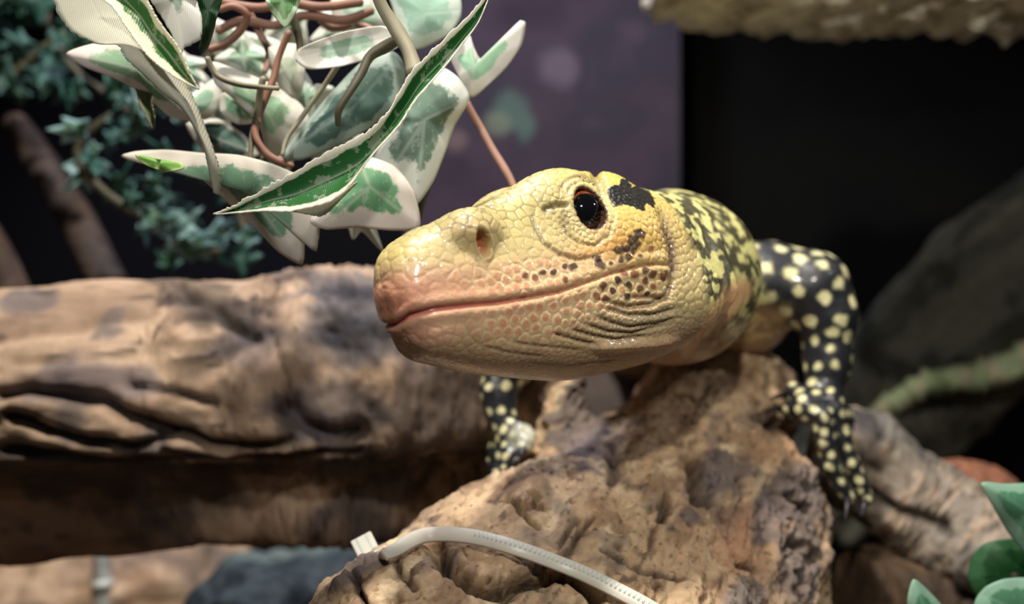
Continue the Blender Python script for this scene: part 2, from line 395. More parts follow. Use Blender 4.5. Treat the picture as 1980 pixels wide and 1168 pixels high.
CR = [([(838, 1048), (852, 1072), (868, 1092), (890, 1108), (912, 1130), (945, 1140), (985, 1147), (998, 1132), (1040, 1116), (1075, 1104), (1110, 1110), (1132, 1132), (1148, 1156)], 13, .62),
      ([(984, 962), (1008, 985), (1042, 1016)], 4, .28), ([(1144, 1000), (1122, 1026), (1100, 1054)], 5, .3), ([(1120, 1000), (1104, 1016), (1086, 1040)], 4, .2),
      ([(1292, 960), (1284, 984), (1278, 1002)], 8, .4), ([(768, 1086), (784, 1114), (804, 1132)], 6, .3), ([(684, 1122), (700, 1150), (708, 1180)], 5, .3),
      ([(1335, 880), (1342, 920), (1352, 958), (1372, 966)], 10, .4), ([(1180, 862), (1188, 905), (1182, 928)], 9, .28), ([(1528, 960), (1545, 976), (1566, 984)], 9, .4),
      ([(1530, 1050), (1540, 1058)], 8, .4), ([(1570, 1072), (1572, 1084)], 6, .3), ([(1540, 1110), (1546, 1132)], 7, .35), ([(1430, 932), (1436, 944)], 6, .35),
      ([(1440, 1088), (1470, 1100)], 5, .2), ([(1264, 1020), (1262, 1060)], 5, .2), ([(1460, 815), (1500, 822), (1560, 850)], 9, .3), ([(1165, 1060), (1235, 1100), (1330, 1120)], 4, .12), ([(1660, 880), (1690, 900)], 10, .3)]
dark = np.zeros(len(V))
for pts, w, dep in CR:
    d, a = polydist(Z+5*np.stack([noise(V, 2.2), noise(V, 2.2, 9.)], 1), pts)
    e = np.exp(-(d/w)**2)*fv; disp -= dep*e; dark = np.maximum(dark, e)
kn = np.zeros(len(V))
for x, y, rx, ry, an in ((1405, 915, 66, 50, 10), (1560, 960, 60, 85, -20), (1545, 1090, 52, 95, 0), (1440, 1150, 45, 40, 0), (1490, 1000, 40, 60, 0), (1120, 820, 60, 90, 0), (690, 1110, 90, 14, -34), (1330, 1000, 30, 20, 0)):
    kn = np.maximum(kn, (1-sm(blobw(Z, x, y, rx, ry, an)+.45*fbm(V, 1.6, 3, 70.), .65, 1.15))*fv)
disp += kn*(.07+.10*fbm(V, 2.4, 3, 15.))
col = np.tile(lin(196, 166, 132), (len(V), 1))
col = mix(col, lin(222, 198, 162), sm(fbm(Vs, 1.3, 3, 90.), .05, .5)*.8)
col = mix(col, lin(146, 116, 88), sm(fbm(Vs, 1.9, 4, 55.), .08, .45)*.75)
col = mix(col, lin(116, 104, 96), sm(fbm(V, .8, 3, 23.), .2, .55)*.6)
col = mix(col, lin(60, 42, 32), sm(-g2-.4*g1, .45, .85)*.7)
col = mix(col, lin(104, 94, 94), kn*.85)
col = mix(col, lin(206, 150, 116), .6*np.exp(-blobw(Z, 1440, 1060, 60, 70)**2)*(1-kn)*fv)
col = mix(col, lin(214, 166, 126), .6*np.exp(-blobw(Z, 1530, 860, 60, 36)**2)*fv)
col = mix(col, lin(48, 34, 28), np.clip(dark*1.1+pit*.5, 0, 1)*.8)
spk = sm(noise(V, 9., 12.)+.5*noise(V, 15., 7.), .55, .7); col = mix(col, lin(50, 38, 32), spk*.7)
Vlog = V+N_*disp[:, None]
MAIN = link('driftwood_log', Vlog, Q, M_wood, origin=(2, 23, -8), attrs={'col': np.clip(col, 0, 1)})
tag(MAIN, 'thick pitted tan driftwood log the lizard leans over, wrapped by a white cable tie', 'log')
BVH_LOG = BVHTree.FromPolygons(Vlog.tolist(), Q.tolist())

def log_loft(name, pts, rads, n, m, amp, stretch, palette, seed, squash=1., cracks=(), mat=None, under=0., patches=()):
    """a long piece of wood: closed sections along a curve, with grain running along it"""
    c = spline(np.concatenate([np.array(pts, float), np.array(rads, float)[:, None]], 1), n); r = c[:, 3]; c = c[:, :3]
    t = np.gradient(c, axis=0); t /= np.linalg.norm(t, axis=1)[:, None]
    up = np.array([0, .15, 1.]); a = np.cross(t, up); a /= np.linalg.norm(a, axis=1)[:, None]; b = np.cross(a, t)
    th = np.linspace(0, 2*np.pi, m, endpoint=False); s = np.linspace(0, 1, n)
    capf = np.sqrt(np.clip(1-((s-.5)/.5)**40, 0, 1))
    nr = a[:, None]*np.cos(th)[None, :, None]+b[:, None]*np.sin(th)[None, :, None]*squash
    V = (c[:, None]+nr*(r*capf)[:, None, None]).reshape(-1, 3); nr = nr.reshape(-1, 3)
    T = np.repeat(t, m, 0); Vs = V-stretch*(V*T).sum(1)[:, None]*T
    g1 = fbm(Vs, 1.1, 4, seed); g2 = fbm(Vs, 2.6, 3, seed+5.); g3 = fbm(V, .35, 2, seed+9.)
    Zc = proj(V); fr = sm(-nr[:, 1], -.2, .2); dk = np.zeros(len(V))
    d_ = amp*(g3*1.2+g1*.55+.35*(np.abs(g2)-.3))
    for p_, w, dep in cracks:
        d, al = polydist(Zc+9*np.stack([noise(V, 1.), noise(V, 1., 9.)], 1), p_); e = np.exp(-(d/w)**2)*fr; d_ -= dep*e; dk = np.maximum(dk, e)
    if under:
        an = np.degrees(np.arctan2(-nr[:, 2], -nr[:, 1])); d_ -= under*np.exp(-((an-42)/24)**4)
    V = V+nr*d_[:, None]*np.repeat(capf, m)[:, None]
    col = np.tile(lin(*palette[0]), (len(V), 1))
    col = mix(col, lin(*palette[1]), sm(fbm(Vs, .9, 4, seed+20.), .0, .45)*.75)
    col = mix(col, lin(*palette[2]), sm(fbm(V, .45, 4, seed+33.), .1, .45)*.8)
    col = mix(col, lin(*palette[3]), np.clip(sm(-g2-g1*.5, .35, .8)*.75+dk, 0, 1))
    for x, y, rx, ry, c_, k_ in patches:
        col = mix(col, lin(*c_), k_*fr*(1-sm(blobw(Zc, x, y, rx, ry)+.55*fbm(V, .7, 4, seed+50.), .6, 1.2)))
    Q = np.array([(i*m+j, (i+1)*m+j, (i+1)*m+(j+1) % m, i*m+(j+1) % m) for i in range(n-1) for j in range(m)])
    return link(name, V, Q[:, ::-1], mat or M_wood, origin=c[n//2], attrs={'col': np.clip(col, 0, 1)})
PAL = [(180, 152, 126), (134, 108, 86), (98, 90, 90), (46, 36, 30)]
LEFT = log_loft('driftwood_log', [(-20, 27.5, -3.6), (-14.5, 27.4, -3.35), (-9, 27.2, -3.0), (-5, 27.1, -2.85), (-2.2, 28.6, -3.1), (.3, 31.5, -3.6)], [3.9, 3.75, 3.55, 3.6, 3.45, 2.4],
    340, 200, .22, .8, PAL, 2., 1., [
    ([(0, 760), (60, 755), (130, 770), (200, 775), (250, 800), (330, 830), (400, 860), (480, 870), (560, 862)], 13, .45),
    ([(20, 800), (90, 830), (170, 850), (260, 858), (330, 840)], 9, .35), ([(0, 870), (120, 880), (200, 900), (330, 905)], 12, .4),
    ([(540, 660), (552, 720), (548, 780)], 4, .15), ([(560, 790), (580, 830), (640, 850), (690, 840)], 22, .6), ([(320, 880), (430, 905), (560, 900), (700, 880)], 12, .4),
    ([(250, 745), (330, 760), (420, 780)], 8, .2), ([(340, 560), (420, 590), (440, 630), (500, 650)], 10, .18)], M_smooth, 1.3, [(700, 630, 110, 100, (84, 80, 82), .85), (390, 590, 90, 50, (82, 70, 58), .8), (640, 800, 120, 80, (72, 66, 70), .8), (160, 740, 150, 50, (104, 92, 92), .8), (860, 800, 170, 200, (60, 50, 46), .85), (200, 960, 420, 100, (60, 46, 36), .7), (640, 960, 300, 80, (54, 42, 34), .7), (520, 700, 120, 50, (120, 98, 82), .6)])  # some patches paint cast shadow and underside shade into the wood colour
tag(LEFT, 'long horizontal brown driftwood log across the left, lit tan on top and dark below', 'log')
RB = log_loft('driftwood_branch', [P(1560, 870, 29), P(1660, 900, 28.5), P(1790, 985, 28), P(1900, 1070, 27), P(2060, 1190, 26), P(2200, 1300, 25)], [1.6, 1.5, 1.35, 1.25, 1.2, 1.2],
    160, 90, .22, .7, [(150, 138, 124), (196, 170, 146), (104, 102, 98), (48, 42, 34)], 14., 1., [([(1690, 970), (1760, 990), (1830, 1010)], 12, .3), ([(1650, 880), (1700, 905)], 10, .3)])
tag(RB, 'grey weathered driftwood branch sloping down to the right under the lizard foot', 'branch')
RB2 = log_loft('driftwood_branch', [P(1700, 985, 31), P(1820, 955, 31), P(1900, 960, 31), P(1960, 1030, 30.5), P(2060, 1160, 30)], [1., 1.1, 1.0, 1., 1.],
    120, 60, .08, .8, [(168, 112, 88), (140, 92, 72), (120, 80, 64), (80, 54, 40)], 41.)
tag(RB2, 'smooth reddish brown branch behind the grey one at lower right', 'branch')
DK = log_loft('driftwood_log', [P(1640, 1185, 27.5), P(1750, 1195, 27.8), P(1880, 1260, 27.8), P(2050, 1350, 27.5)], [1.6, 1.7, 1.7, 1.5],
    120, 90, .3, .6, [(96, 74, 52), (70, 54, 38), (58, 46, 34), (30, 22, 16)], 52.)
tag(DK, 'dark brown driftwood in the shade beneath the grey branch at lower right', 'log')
for pts, r, lab, pal in (
    ([P(20, 230, 38), P(90, 330, 37.5), P(150, 430, 37), P(215, 560, 36)], [.5, .6, .65, .7], 'thin dark brown stick leaning behind the left log, beside the teal leaves', [(72, 56, 48), (60, 48, 40), (50, 40, 36), (32, 26, 22)]),
    ([P(-90, 380, 34), P(-20, 470, 34), P(20, 560, 34), P(50, 640, 34)], [.5, .55, .6, .6], 'short brown stick at the left edge just above the log', [(86, 66, 52), (70, 54, 44), (60, 46, 40), (36, 28, 22)])):
    tag(log_loft('stick', pts, r, 60, 30, .06, .8, pal, 61.), lab, 'stick')

# ------------------------------------------------------------------ the lizard
ph, ps = math.radians(44), math.radians(7)
HA = np.array([math.cos(ph)*math.cos(ps), math.sin(ph)*math.cos(ps), math.sin(ps)])   # snout to nape
HL = np.array([math.sin(ph), -math.cos(ph), 0.])                                      # towards its left side
HV = np.cross(HL, HA)
_r = math.radians(12); HL, HV = HL*math.cos(_r)+HV*math.sin(_r), HV*math.cos(_r)-HL*math.sin(_r)    # the head is rolled a little
HO = P(752, 590, 16.6)
def to_local(p):
    q = p-HO; return np.stack([q@HA, q@HV, q@HL], 1)
def to_world(q): return HO+q[:, :1]*HA+q[:, 1:2]*HV+q[:, 2:3]*HL
# cross-sections of the head: u, then (w, v) from the top of the skull round to the throat
SEC = [
 (.00, [(0, .32), (.10, .30), (.16, .2), (.17, .1), (.16, -.1), (.12, -.22), (.07, -.28), (0, -.3)]),
 (.13, [(0, .80), (.28, .74), (.43, .48), (.47, .1), (.40, -.27), (.29, -.48), (.14, -.58), (0, -.61)]),
 (.5, [(0, 1.06), (.36, 1.05), (.61, .76), (.70, .25), (.67, -.25), (.58, -.66), (.35, -.94), (0, -1.0)]),
 (1.0, [(0, 1.20), (.40, 1.24), (.70, 1.0), (.86, .4), (.85, -.2), (.76, -.72), (.46, -1.12), (0, -1.22)]),
 (1.6, [(0, 1.30), (.42, 1.36), (.73, 1.14), (.97, .45), (1.02, -.15), (.92, -.78), (.58, -1.30), (0, -1.42)]),
 (2.4, [(0, 1.48), (.46, 1.53), (.78, 1.28), (1.06, .5), (1.15, -.12), (1.07, -.85), (.70, -1.46), (0, -1.62)]),
 (3.2, [(0, 1.72), (.50, 1.82), (.86, 1.58), (1.10, .9), (1.32, -.1), (1.26, -.92), (.82, -1.62), (0, -1.82)]),
 (4.0, [(0, 1.82), (.55, 1.96), (.92, 1.78), (1.14, 1.1), (1.50, .0), (1.46, -1.0), (.95, -1.76), (0, -1.97)]),
 (4.8, [(0, 1.84), (.58, 1.94), (1.02, 1.68), (1.38, 1.0), (1.70, .1), (1.66, -1.05), (1.1, -1.80), (0, -2.0)]),
 (5.6, [(0, 1.68), (.60, 1.76), (1.12, 1.42), (1.52, .85), (1.80, .1), (1.86, -1.12), (1.2, -1.84), (0, -2.0)]),
 (6.4, [(0, 1.45), (.65, 1.46), (1.2, 1.22), (1.58, .75), (1.78, .0), (1.92, -1.12), (1.3, -1.68), (0, -1.85)]),
 (7.6, [(0, 1.30), (.65, 1.28), (1.2, 1.1), (1.55, .6), (1.7, -.1), (1.8, -.95), (1.2, -1.4), (0, -1.55)])]
def cv(u): return np.interp(u, [0, 1, 2.5, 4, 8], [.02, .0, -.02, -.0, -.1])
_TH = np.linspace(0, np.pi, 61)
_rows = []
for u_, pts in SEC:
    c0 = float(cv(u_)); full = [(-w, v) for w, v in pts[1:3]][::-1]+pts+[(-w, v) for w, v in pts[-3:-1]][::-1]
    c_ = spline(full, 400); th_ = np.arctan2(c_[:, 0], c_[:, 1]-c0); r_ = np.hypot(c_[:, 0], c_[:, 1]-c0)
    o_ = np.argsort(th_); th_, r_ = th_[o_], r_[o_]
    R_ = np.interp(_TH, th_, r_); k_ = np.ones(5)/5
    R_ = np.convolve(np.concatenate([R_[2:0:-1], R_, R_[-2:-4:-1]]), k_, 'valid'); _rows.append(R_)
_rows = np.array(_rows); _SU = np.sqrt([s[0] for s in SEC])
_SG = np.linspace(0, _SU[-1], 90); _tab = np.zeros((90, 61))
# monotone-ish cubic along the head, fitted at every angle
def _hermite(x, xs, ys):
    d = np.gradient(ys, xs, axis=0); i = np.clip(np.searchsorted(xs, x)-1, 0, len(xs)-2)
    h = (xs[i+1]-xs[i])[:, None]; t = ((x-xs[i])/(xs[i+1]-xs[i]))[:, None]
    return (2*t**3-3*t**2+1)*ys[i]+(t**3-2*t**2+t)*h*d[i]+(-2*t**3+3*t**2)*ys[i+1]+(t**3-t**2)*h*d[i+1]
_tab = _hermite(_SG, _SU, _rows)
def f_loft(q):
    u, v, w = q[:, 0], q[:, 1], np.abs(q[:, 2])
    uc = np.clip(u, 0, 7.6); s = np.sqrt(uc)/_SG[-1]*89
    c0 = cv(uc); r = np.hypot(v-c0, w); th = np.arctan2(w, v-c0)/np.pi*60
    i = np.clip(s.astype(int), 0, 88); j = np.clip(th.astype(int), 0, 59); fi = s-i; fj = th-j
    R = (_tab[i, j]*(1-fj)+_tab[i, j+1]*fj)*(1-fi)+(_tab[i+1, j]*(1-fj)+_tab[i+1, j+1]*fj)*fi
    f = (r-R)*.85
    f = np.where(u < 0, np.hypot(np.maximum(f, 0), u)+np.minimum(f, 0)*.0+np.where(f < 0, -.0, 0), f)
    return np.maximum(f, u-7.4)
def smin(a, b, k):
    h = np.maximum(k-np.abs(a-b), 0)/k; return np.minimum(a, b)-h*h*k*.25
def smax(a, b, k): return -smin(-a, -b, k)
def ball(p, c, r, s=(1, 1, 1)):
    q = (p-np.array(c))/np.array(s); return (np.linalg.norm(q, axis=1)-r)*min(s)
def cone(p, a, b, r1, r2):
    a = np.array(a, float); b = np.array(b, float); ab = b-a
    t = np.clip(((p-a)@ab)/(ab@ab), 0, 1)
    return np.linalg.norm(p-a-t[:, None]*ab, axis=1)-(r1+(r2-r1)*t)
EYE = (4.12, 1.06, .90)
ET = math.radians(20)
def eye_frame(q):
    x = q[:, 0]-EYE[0]; y = np.abs(q[:, 2])-EYE[2]
    return x*math.cos(ET)+y*math.sin(ET), y*math.cos(ET)-x*math.sin(ET)
def f_headskin(p):
    q = to_local(p); q[:, 2] = np.abs(q[:, 2]); f = f_loft(q)
    B = lambda c, r, k, s=(1, 1, 1): smin(f, ball(q, c, r, s), k)
    f = B((4.08, 1.10, .60), .78, .35)                        # orbit
    f = B((3.75, 1.42, .64), .46, .30, (1.5, 1, 1))           # brow
    f = B((5.15, 1.30, .62), .60, .25, (1.15, .95, 1.1))      # temple bulge of the skull
    f = B((1.55, .98, .68), .44, .22, (1.3, .9, 1))           # swelling round the nostril
    f = B((5.0, .55, 1.35), .55, .5, (1.5, 1, .8))            # cheek muscle
    f = B((5.15, -.35, 1.40), .42, .25, (1.5, .9, .8))        # end of the lower jaw
    f = B((.32, .12, .10), .42, .15, (.9, 1, 1.1))            # rostral bulge
    f = B((.60, -.62, .18), .34, .18, (1.1, 1, 1.1))          # tip of the lower jaw
    # the eye opening
    ea, en = eye_frame(q); h = np.hypot(ea*1.38, q[:, 1]-EYE[1]+.01)
    f = smax(f, -np.maximum(h-.42, .22-en), .05)
    for rad, tubr, w_, k in ((.50, .07, .33, .05), (.70, .055, .30, .06)):
        f = smin(f, np.hypot(h-rad, en-w_+.10*(q[:, 1]-EYE[1]))-tubr, k)
    return f
N1, N2, N3, N4 = (3.70, 23.2, .55), (4.6, 27, .45), (5.6, 32, .2), (5.2, 39, -1.6)
def hit_log(px, py, default, lift):
    """a point resting on the driftwood where the line of sight meets it"""
    d = Vector(P(px, py, 1.)).normalized(); h = BVH_LOG.ray_cast(Vector((0, 0, 0)), d)
    if h[0] is None or abs(h[0].y-default) > 2.5: return P(px, py, default)
    return np.array(h[0])+np.array(h[1])*lift
ARM_L = [(P(1490, 545, 26.6), 1.0), (P(1570, 560, 26.2), .95), (P(1600, 610, 26.0), .72), (P(1600, 700, 25.9), .56), (P(1592, 770, 25.6), .42)]
ARM_R = [(P(1120, 620, 26.5), .9), (P(985, 690, 26), .72), (P(962, 760, 25.6), .46), (P(980, 835, 25.2), .38)]
FING = []
def finger(pts, dflt, r0=.2, r1=.13):
    c = [hit_log(x, y, dflt, r1*1.0) for x, y in pts]
    for k in (1, 2):
        for i in range(1, len(c)-1): c[i][1] = .5*c[i][1]+.25*(c[i-1][1]+c[i+1][1])
    FING.append([(p_, r0+(r1-r0)*i/(len(c)-1)) for i, p_ in enumerate(c)])
PALM_L = [P(1592, 785, 25.4), P(1560, 790, 25.2)]
finger([(1580, 775), (1548, 762), (1522, 760)], 25.2, .25, .2)
finger([(1570, 800), (1542, 795), (1514, 792)], 25.0, .25, .2)
finger([(1590, 805), (1596, 850), (1606, 900), (1622, 938), (1640, 962)], 24.9, .27, .17)
finger([(1612, 795), (1628, 845), (1646, 895), (1662, 930), (1676, 964)], 25.1, .27, .16)
finger([(1615, 780), (1632, 800), (1640, 815)], 25.8, .2, .15)
NL = len(FING)
for c in ([(1000, 845, 24.9), (1015, 862, 24.6), (1000, 885, 24.4)], [(990, 845, 25.), (985, 880, 24.6), (975, 905, 24.4)],
          [(985, 845, 25.2), (968, 880, 24.9), (962, 912, 24.7)], [(1000, 840, 25.), (1020, 850, 24.7), (1012, 868, 24.4)], [(980, 840, 25.4), (960, 865, 25.4), (952, 890, 25.3)]):
    FING.append([(P(*q), r) for q, r in zip(c, (.26, .22, .17))])
def chain(p, ch, f, k):
    for (a, r1), (b, r2) in zip(ch[:-1], ch[1:]): f = smin(f, cone(p, a, b, r1, r2), k)
    return f
HANDR = P(1005, 848, 24.9)
def f_body(p):
    f = cone(p, N1, N2, 1.9, 1.75)
    f = smin(f, cone(p, HO+HA*5.8-HV*.1, N1, 1.5, 1.9), .6)
    f = smin(f, cone(p, N2, N3, 1.75, 2.0), .6); f = smin(f, cone(p, N3, N4, 2.0, 1.6), .6)
    f = smin(f, ball(p, P(1478, 545, 26.4), .95), .5)
    f = smin(f, ball(p, P(1200, 600, 27), 1.05), .7)
    f = smin(f, ball(p, P(1455, 610, 27.2), 1.0), .8)
    a = 9.+0*f
    a = chain(p, ARM_L, a, .3); b = chain(p, ARM_R, 9.+0*f, .3)
    f = smin(f, a, .45); f = smin(f, b, .45)
    hand = smin(cone(p, PALM_L[0], PALM_L[1], .46, .40), cone(p, ARM_L[-1][0], PALM_L[0], .42, .42), .2)
    hand = smin(hand, ball(p, HANDR, .40, (.9, 1, 1.1)), .15)
    for fg in FING: hand = chain(p, fg, hand, .08)
    return smin(f, hand, .22)
def f_all(p):
    f = f_body(p); u = to_local(p)[:, 0]; m = u < 8.2
    if m.any():
        g = f.copy(); g[m] = smin(f[m], f_headskin(p[m]), .55); f = g
    return f
V, Q = surface_nets(f_all, (-3.2, 14.8, -7.0), (10.8, 40.5, 4.4), .2)
V = project(f_all, V, 2)
for lev in range(3):
    c = V[Q].mean(1); loc = to_local(c)
    if lev == 0: sel = c[:, 1] < 34
    elif lev == 1: sel = (loc[:, 0] < 7.6) | (((c-PALM_L[0])**2).sum(1) < 9)
    else: sel = (loc[:, 0] < 6.9) & (loc[:, 2] > -1.0)
    V, Q = subdivide(V, Q, sel); V = project(f_all, V, 2, .06)
NRM = vnormals(V, Q); NRM = -NRM if (NRM*(V-V.mean(0))).sum() < 0 else NRM
# everything drawn on the head is placed on its left side and mirrored on the right one
Lq = to_local(V); Lm = Lq.copy(); Lm[:, 2] = np.abs(Lm[:, 2])
Z = proj(to_world(Lm)); hs_ = f_headskin(V); isH = (Lq[:, 0] < 6.9) & (hs_ < .3)
hw = sm(-Lq[:, 0], -6.9, -6.2)*(1-sm(hs_, .1, .3))                       # 1 on the head, 0 on the neck
face = to_world(Lm)
nl = np.stack([NRM@HA, NRM@HV, (NRM@HL)*np.sign(Lq[:, 2]+1e-9)], 1)
disp = np.zeros(len(V))
# mouth
MOUTH = [(762, 628), (790, 610), (840, 597), (900, 590), (960, 585), (1020, 575), (1080, 564), (1130, 547), (1180, 529), (1230, 516), (1262, 511), (1292, 512)]
def on_side(px, py):
    """where the line of sight meets the left side of the head, in head coordinates"""
    h = BVH_H.ray_cast(Vector((0, 0, 0)), Vector(P(px, py, 1.)).normalized())
    return None if h[0] is None else to_local(np.array([h[0]]))[0]
BVH_H = BVHTree.FromPolygons(V[:, :].tolist(), Q[Lq[Q[:, 0], 2] > -.5].tolist())
mp = [on_side(x, y) for x, y in MOUTH]; mp = [q for q in mp if q is not None]
mu = np.array([q[0] for q in mp]); mv = np.array([q[1] for q in mp]); o_ = np.argsort(mu); mu, mv = mu[o_], mv[o_]
vm = np.interp(Lq[:, 0], mu, mv); slope = np.interp(Lq[:, 0]+.15, mu, mv)-np.interp(Lq[:, 0]-.15, mu, mv)
dm = (Lq[:, 1]-vm)/np.sqrt(1+(slope/.3)**2)
end = 1-sm(Lq[:, 0], mu[-1]-.05, mu[-1]+.12)
lipf = end*(nl[:, 1] > -.9)
gw = .042-.012*sm(Lq[:, 0], 2., 4.5)
groove = np.exp(-(dm/gw)**2)*lipf
disp -= .075*groove*(1-.45*sm(Lq[:, 0], 2.5, 5))
disp += .035*np.exp(-((dm-.13)/.10)**2)*end+.03*np.exp(-((dm+.12)/.09)**2)*end
# folds and creases
def crease(pts, w, dep, both=True):
    d, a = polydist(Z, pts); e = np.exp(-(d/w)**2)*np.clip(np.minimum(a, 1-a)*8, 0.25, 1)
    return e*dep
CREASES = [
 ([(1028, 408), (1036, 440), (1052, 470), (1082, 492), (1118, 502), (1160, 494)], 4.5, .05),
 ([(1060, 402), (1078, 393), (1098, 398)], 4, .05), ([(1084, 428), (1096, 452), (1118, 470), (1150, 475), (1178, 455), (1186, 420)], 3, .03),
 ([(1082, 370), (1092, 352), (1112, 342), (1135, 340), (1158, 350)], 3.5, .04),
 ([(1167, 595), (1217, 609), (1265, 609), (1313, 595)], 4.5, .07), ([(1145, 609), (1184, 624), (1217, 633), (1270, 626), (1310, 615)], 4, .06),
 ([(1129, 626), (1174, 641), (1222, 645), (1304, 624)], 4, .06), ([(1102, 636), (1141, 648), (1189, 657), (1260, 648)], 4, .05),
 ([(1069, 645), (1112, 657), (1155, 667)], 4, .05), ([(1172, 583), (1215, 594), (1262, 588), (1292, 570), (1300, 545)], 5, .08),
 ([(1268, 395), (1288, 430), (1300, 470), (1303, 520), (1297, 560)], 9, .06), ([(1146, 318), (1152, 335), (1162, 352), (1170, 384)], 8, .13), ([(1066, 404), (1084, 398), (1102, 396)], 3.5, .06), ([(1096, 378), (1104, 360), (1122, 349), (1142, 350), (1158, 366)], 3, .045),
 ([(985, 660), (1030, 668), (1080, 672), (1130, 678)], 3, .02), ([(930, 668), (985, 682), (1060, 690)], 3, .018), ([(1010, 700), (1100, 706), (1200, 694)], 3, .015),
 ([(1215, 575), (1262, 575), (1300, 580)], 4, .05)]
cre = np.zeros(len(V))
for pts, w, dep in CREASES:
    e = crease(pts, w, dep)*hw; disp -= e; cre += e/dep
d, a = polydist(Z, [(1135, 672), (1193, 669), (1256, 664), (1318, 655)]); disp += .10*np.exp(-(d/8)**2)*hw*np.clip(np.minimum(a, 1-a)*6, 0, 1)
for k, yy in enumerate((614, 629, 645, 655)): pass
# nostril, pit before the eye
nos = blobw(Z, 934, 469, 10, 22, -12); disp -= .20*np.exp(-nos**4)*hw; disp += .035*np.exp(-((nos-1.5)/.35)**2)*hw
pit = blobw(Z, 1055, 403, 7, 6, -35); disp -= .07*np.exp(-pit**2)*hw
# --- scales: a bump field built from scattered centres
hv = np.where(isH & (Lq[:, 2] > -1.0))[0]
zx, zy = Z[:, 0], Z[:, 1]
size = np.full(len(V), .175)
def area(x, y, rx, ry, val, ang=0, soft=.35):
    global size
    w = 1-sm(blobw(Z, x, y, rx, ry, ang), 1-soft, 1+soft); size = size+(val-size)*w
area(1230, 400, 75, 85, .085); area(1240, 345, 80, 30, .10); area(1137, 410, 80, 88, .075); area(1225, 460, 75, 45, .12)
area(1180, 575, 120, 50, .16, 0); area(1215, 640, 130, 42, .075); area(1040, 700, 230, 32, .09); area(850, 680, 100, 26, .13)
area(800, 570, 60, 60, .24); area(1060, 530, 120, 32, .165); area(1300, 520, 30, 90, .10)
pick = rs.permutation(hv); cell = .09; grid = {}; cent = []; crad = []
SPOTS = [(1091, 516, 7), (1108, 515, 9), (1158, 511, 12), (1155, 500, 10), (1180, 509, 6), (1199, 503, 7), (1213, 497, 8), (1235, 495, 5), (1257, 480, 7),
 (1070, 527, 8), (1015, 533, 7), (1034, 538, 8), (1050, 527, 7), (1091, 541, 6), (1205, 528, 9), (1193, 541, 9), (1165, 552, 10), (1222, 530, 8), (1246, 523, 8), (1260, 530, 9), (1283, 533, 9),
 (1216, 552, 9), (1247, 543, 8), (1262, 554, 7), (1184, 563, 8), (1170, 577, 8), (1152, 572, 9), (1213, 573, 7), (1238, 557, 9), (1228, 531, 8), (1250, 568, 6), (1282, 540, 7)]
def try_add(i, force=False):
    r = size[i]; p = V[i]; k = tuple((p/cell).astype(int)); n = int(r/cell)+1
    for dx in range(-n, n+1):
        for dy in range(-n, n+1):
            for dz in range(-n, n+1):
                for j in grid.get((k[0]+dx, k[1]+dy, k[2]+dz), ()):
                    if (p[0]-cent[j][0])**2+(p[1]-cent[j][1])**2+(p[2]-cent[j][2])**2 < (r*.5+crad[j]*.5)**2*(.6 if force else 1): return
    grid.setdefault(k, []).append(len(cent)); cent.append(tuple(p)); crad.append(r)
near = hv[(Lq[hv, 2] > 0) & (NRM[hv, 1] < .2)]
for x, y, r in SPOTS:
    i = near[np.argmin((zx[near]-x)**2+(zy[near]-y)**2)]; try_add(i, True)
for i in pick[:60000]: try_add(i)
kd = KDTree(len(cent))
for i, c in enumerate(cent): kd.insert(c, i)
kd.balance()
f1 = np.zeros(len(V)); f2 = np.ones(len(V)); cid = np.zeros(len(V), int)
for i in hv:
    r = kd.find_n(V[i], 2); f1[i] = r[0][2]; f2[i] = r[1][2]; cid[i] = r[0][1]
crad = np.array(crad); cr = crad[cid]; edge = (f2-f1)/cr
crand = rs.rand(len(cent))[cid]
lipsmooth = np.exp(-blobw(Z, 845, 590, 130, 52, -5)**4)                    # the big smooth shields on the snout
bump = sm(edge, .0, .42)*(1-.35*(f1/cr)**2)
amp = np.interp(size, [.07, .1, .18, .25], [.020, .018, .014, .010])*(1-.8*lipsmooth)
amp = amp*(1-.6*sm(-nl[:, 1], .3, .7))*(1-.55*np.exp(-blobw(Z, 880, 470, 70, 45)**2))
disp[hv] += (bump*amp*hw)[hv]
scline = (1-sm(edge, 0, .22))*hw; scline[~isH] = 0
# granules on the neck and body
disp += .012*noise(V, 5.5)*(1-hw)+.05*noise(V, 1.1, 3.)*(1-hw)*(V[:, 1] < 34)
# neck wrinkles behind the head
nk = (1-hw)*np.exp(-((Lq[:, 0]-7.0)/1.)**2)
disp -= .04*nk*np.abs(np.sin(Lq[:, 0]*7+noise(V, 1.3)*3))

# --- colour of the skin itself
C = lambda *c: lin(*c)
col = np.tile(C(218, 206, 148), (len(V), 1))
def paint(x, y, rx, ry, c, k=1., ang=0, pw=2):
    global col
    col = mix(col, C(*c), k*np.exp(-blobw(Z, x, y, rx, ry, ang)**pw))
paint(1230, 400, 100, 90, (232, 214, 122)); paint(1200, 335, 90, 28, (222, 218, 112)); paint(1100, 335, 60, 32, (222, 208, 128), .9)
paint(950, 420, 130, 40, (202, 196, 128), .9, -14); paint(860, 435, 60, 22, (196, 192, 132), .9, -10)
paint(770, 490, 50, 30, (214, 204, 130), .9); paint(1240, 460, 80, 50, (238, 206, 118), .9); paint(1190, 465, 45, 30, (238, 190, 100), .7)
paint(1000, 540, 190, 40, (222, 190, 152), .95, -8); paint(840, 560, 110, 42, (222, 182, 156), .95); paint(768, 582, 62, 46, (220, 136, 120), .9)
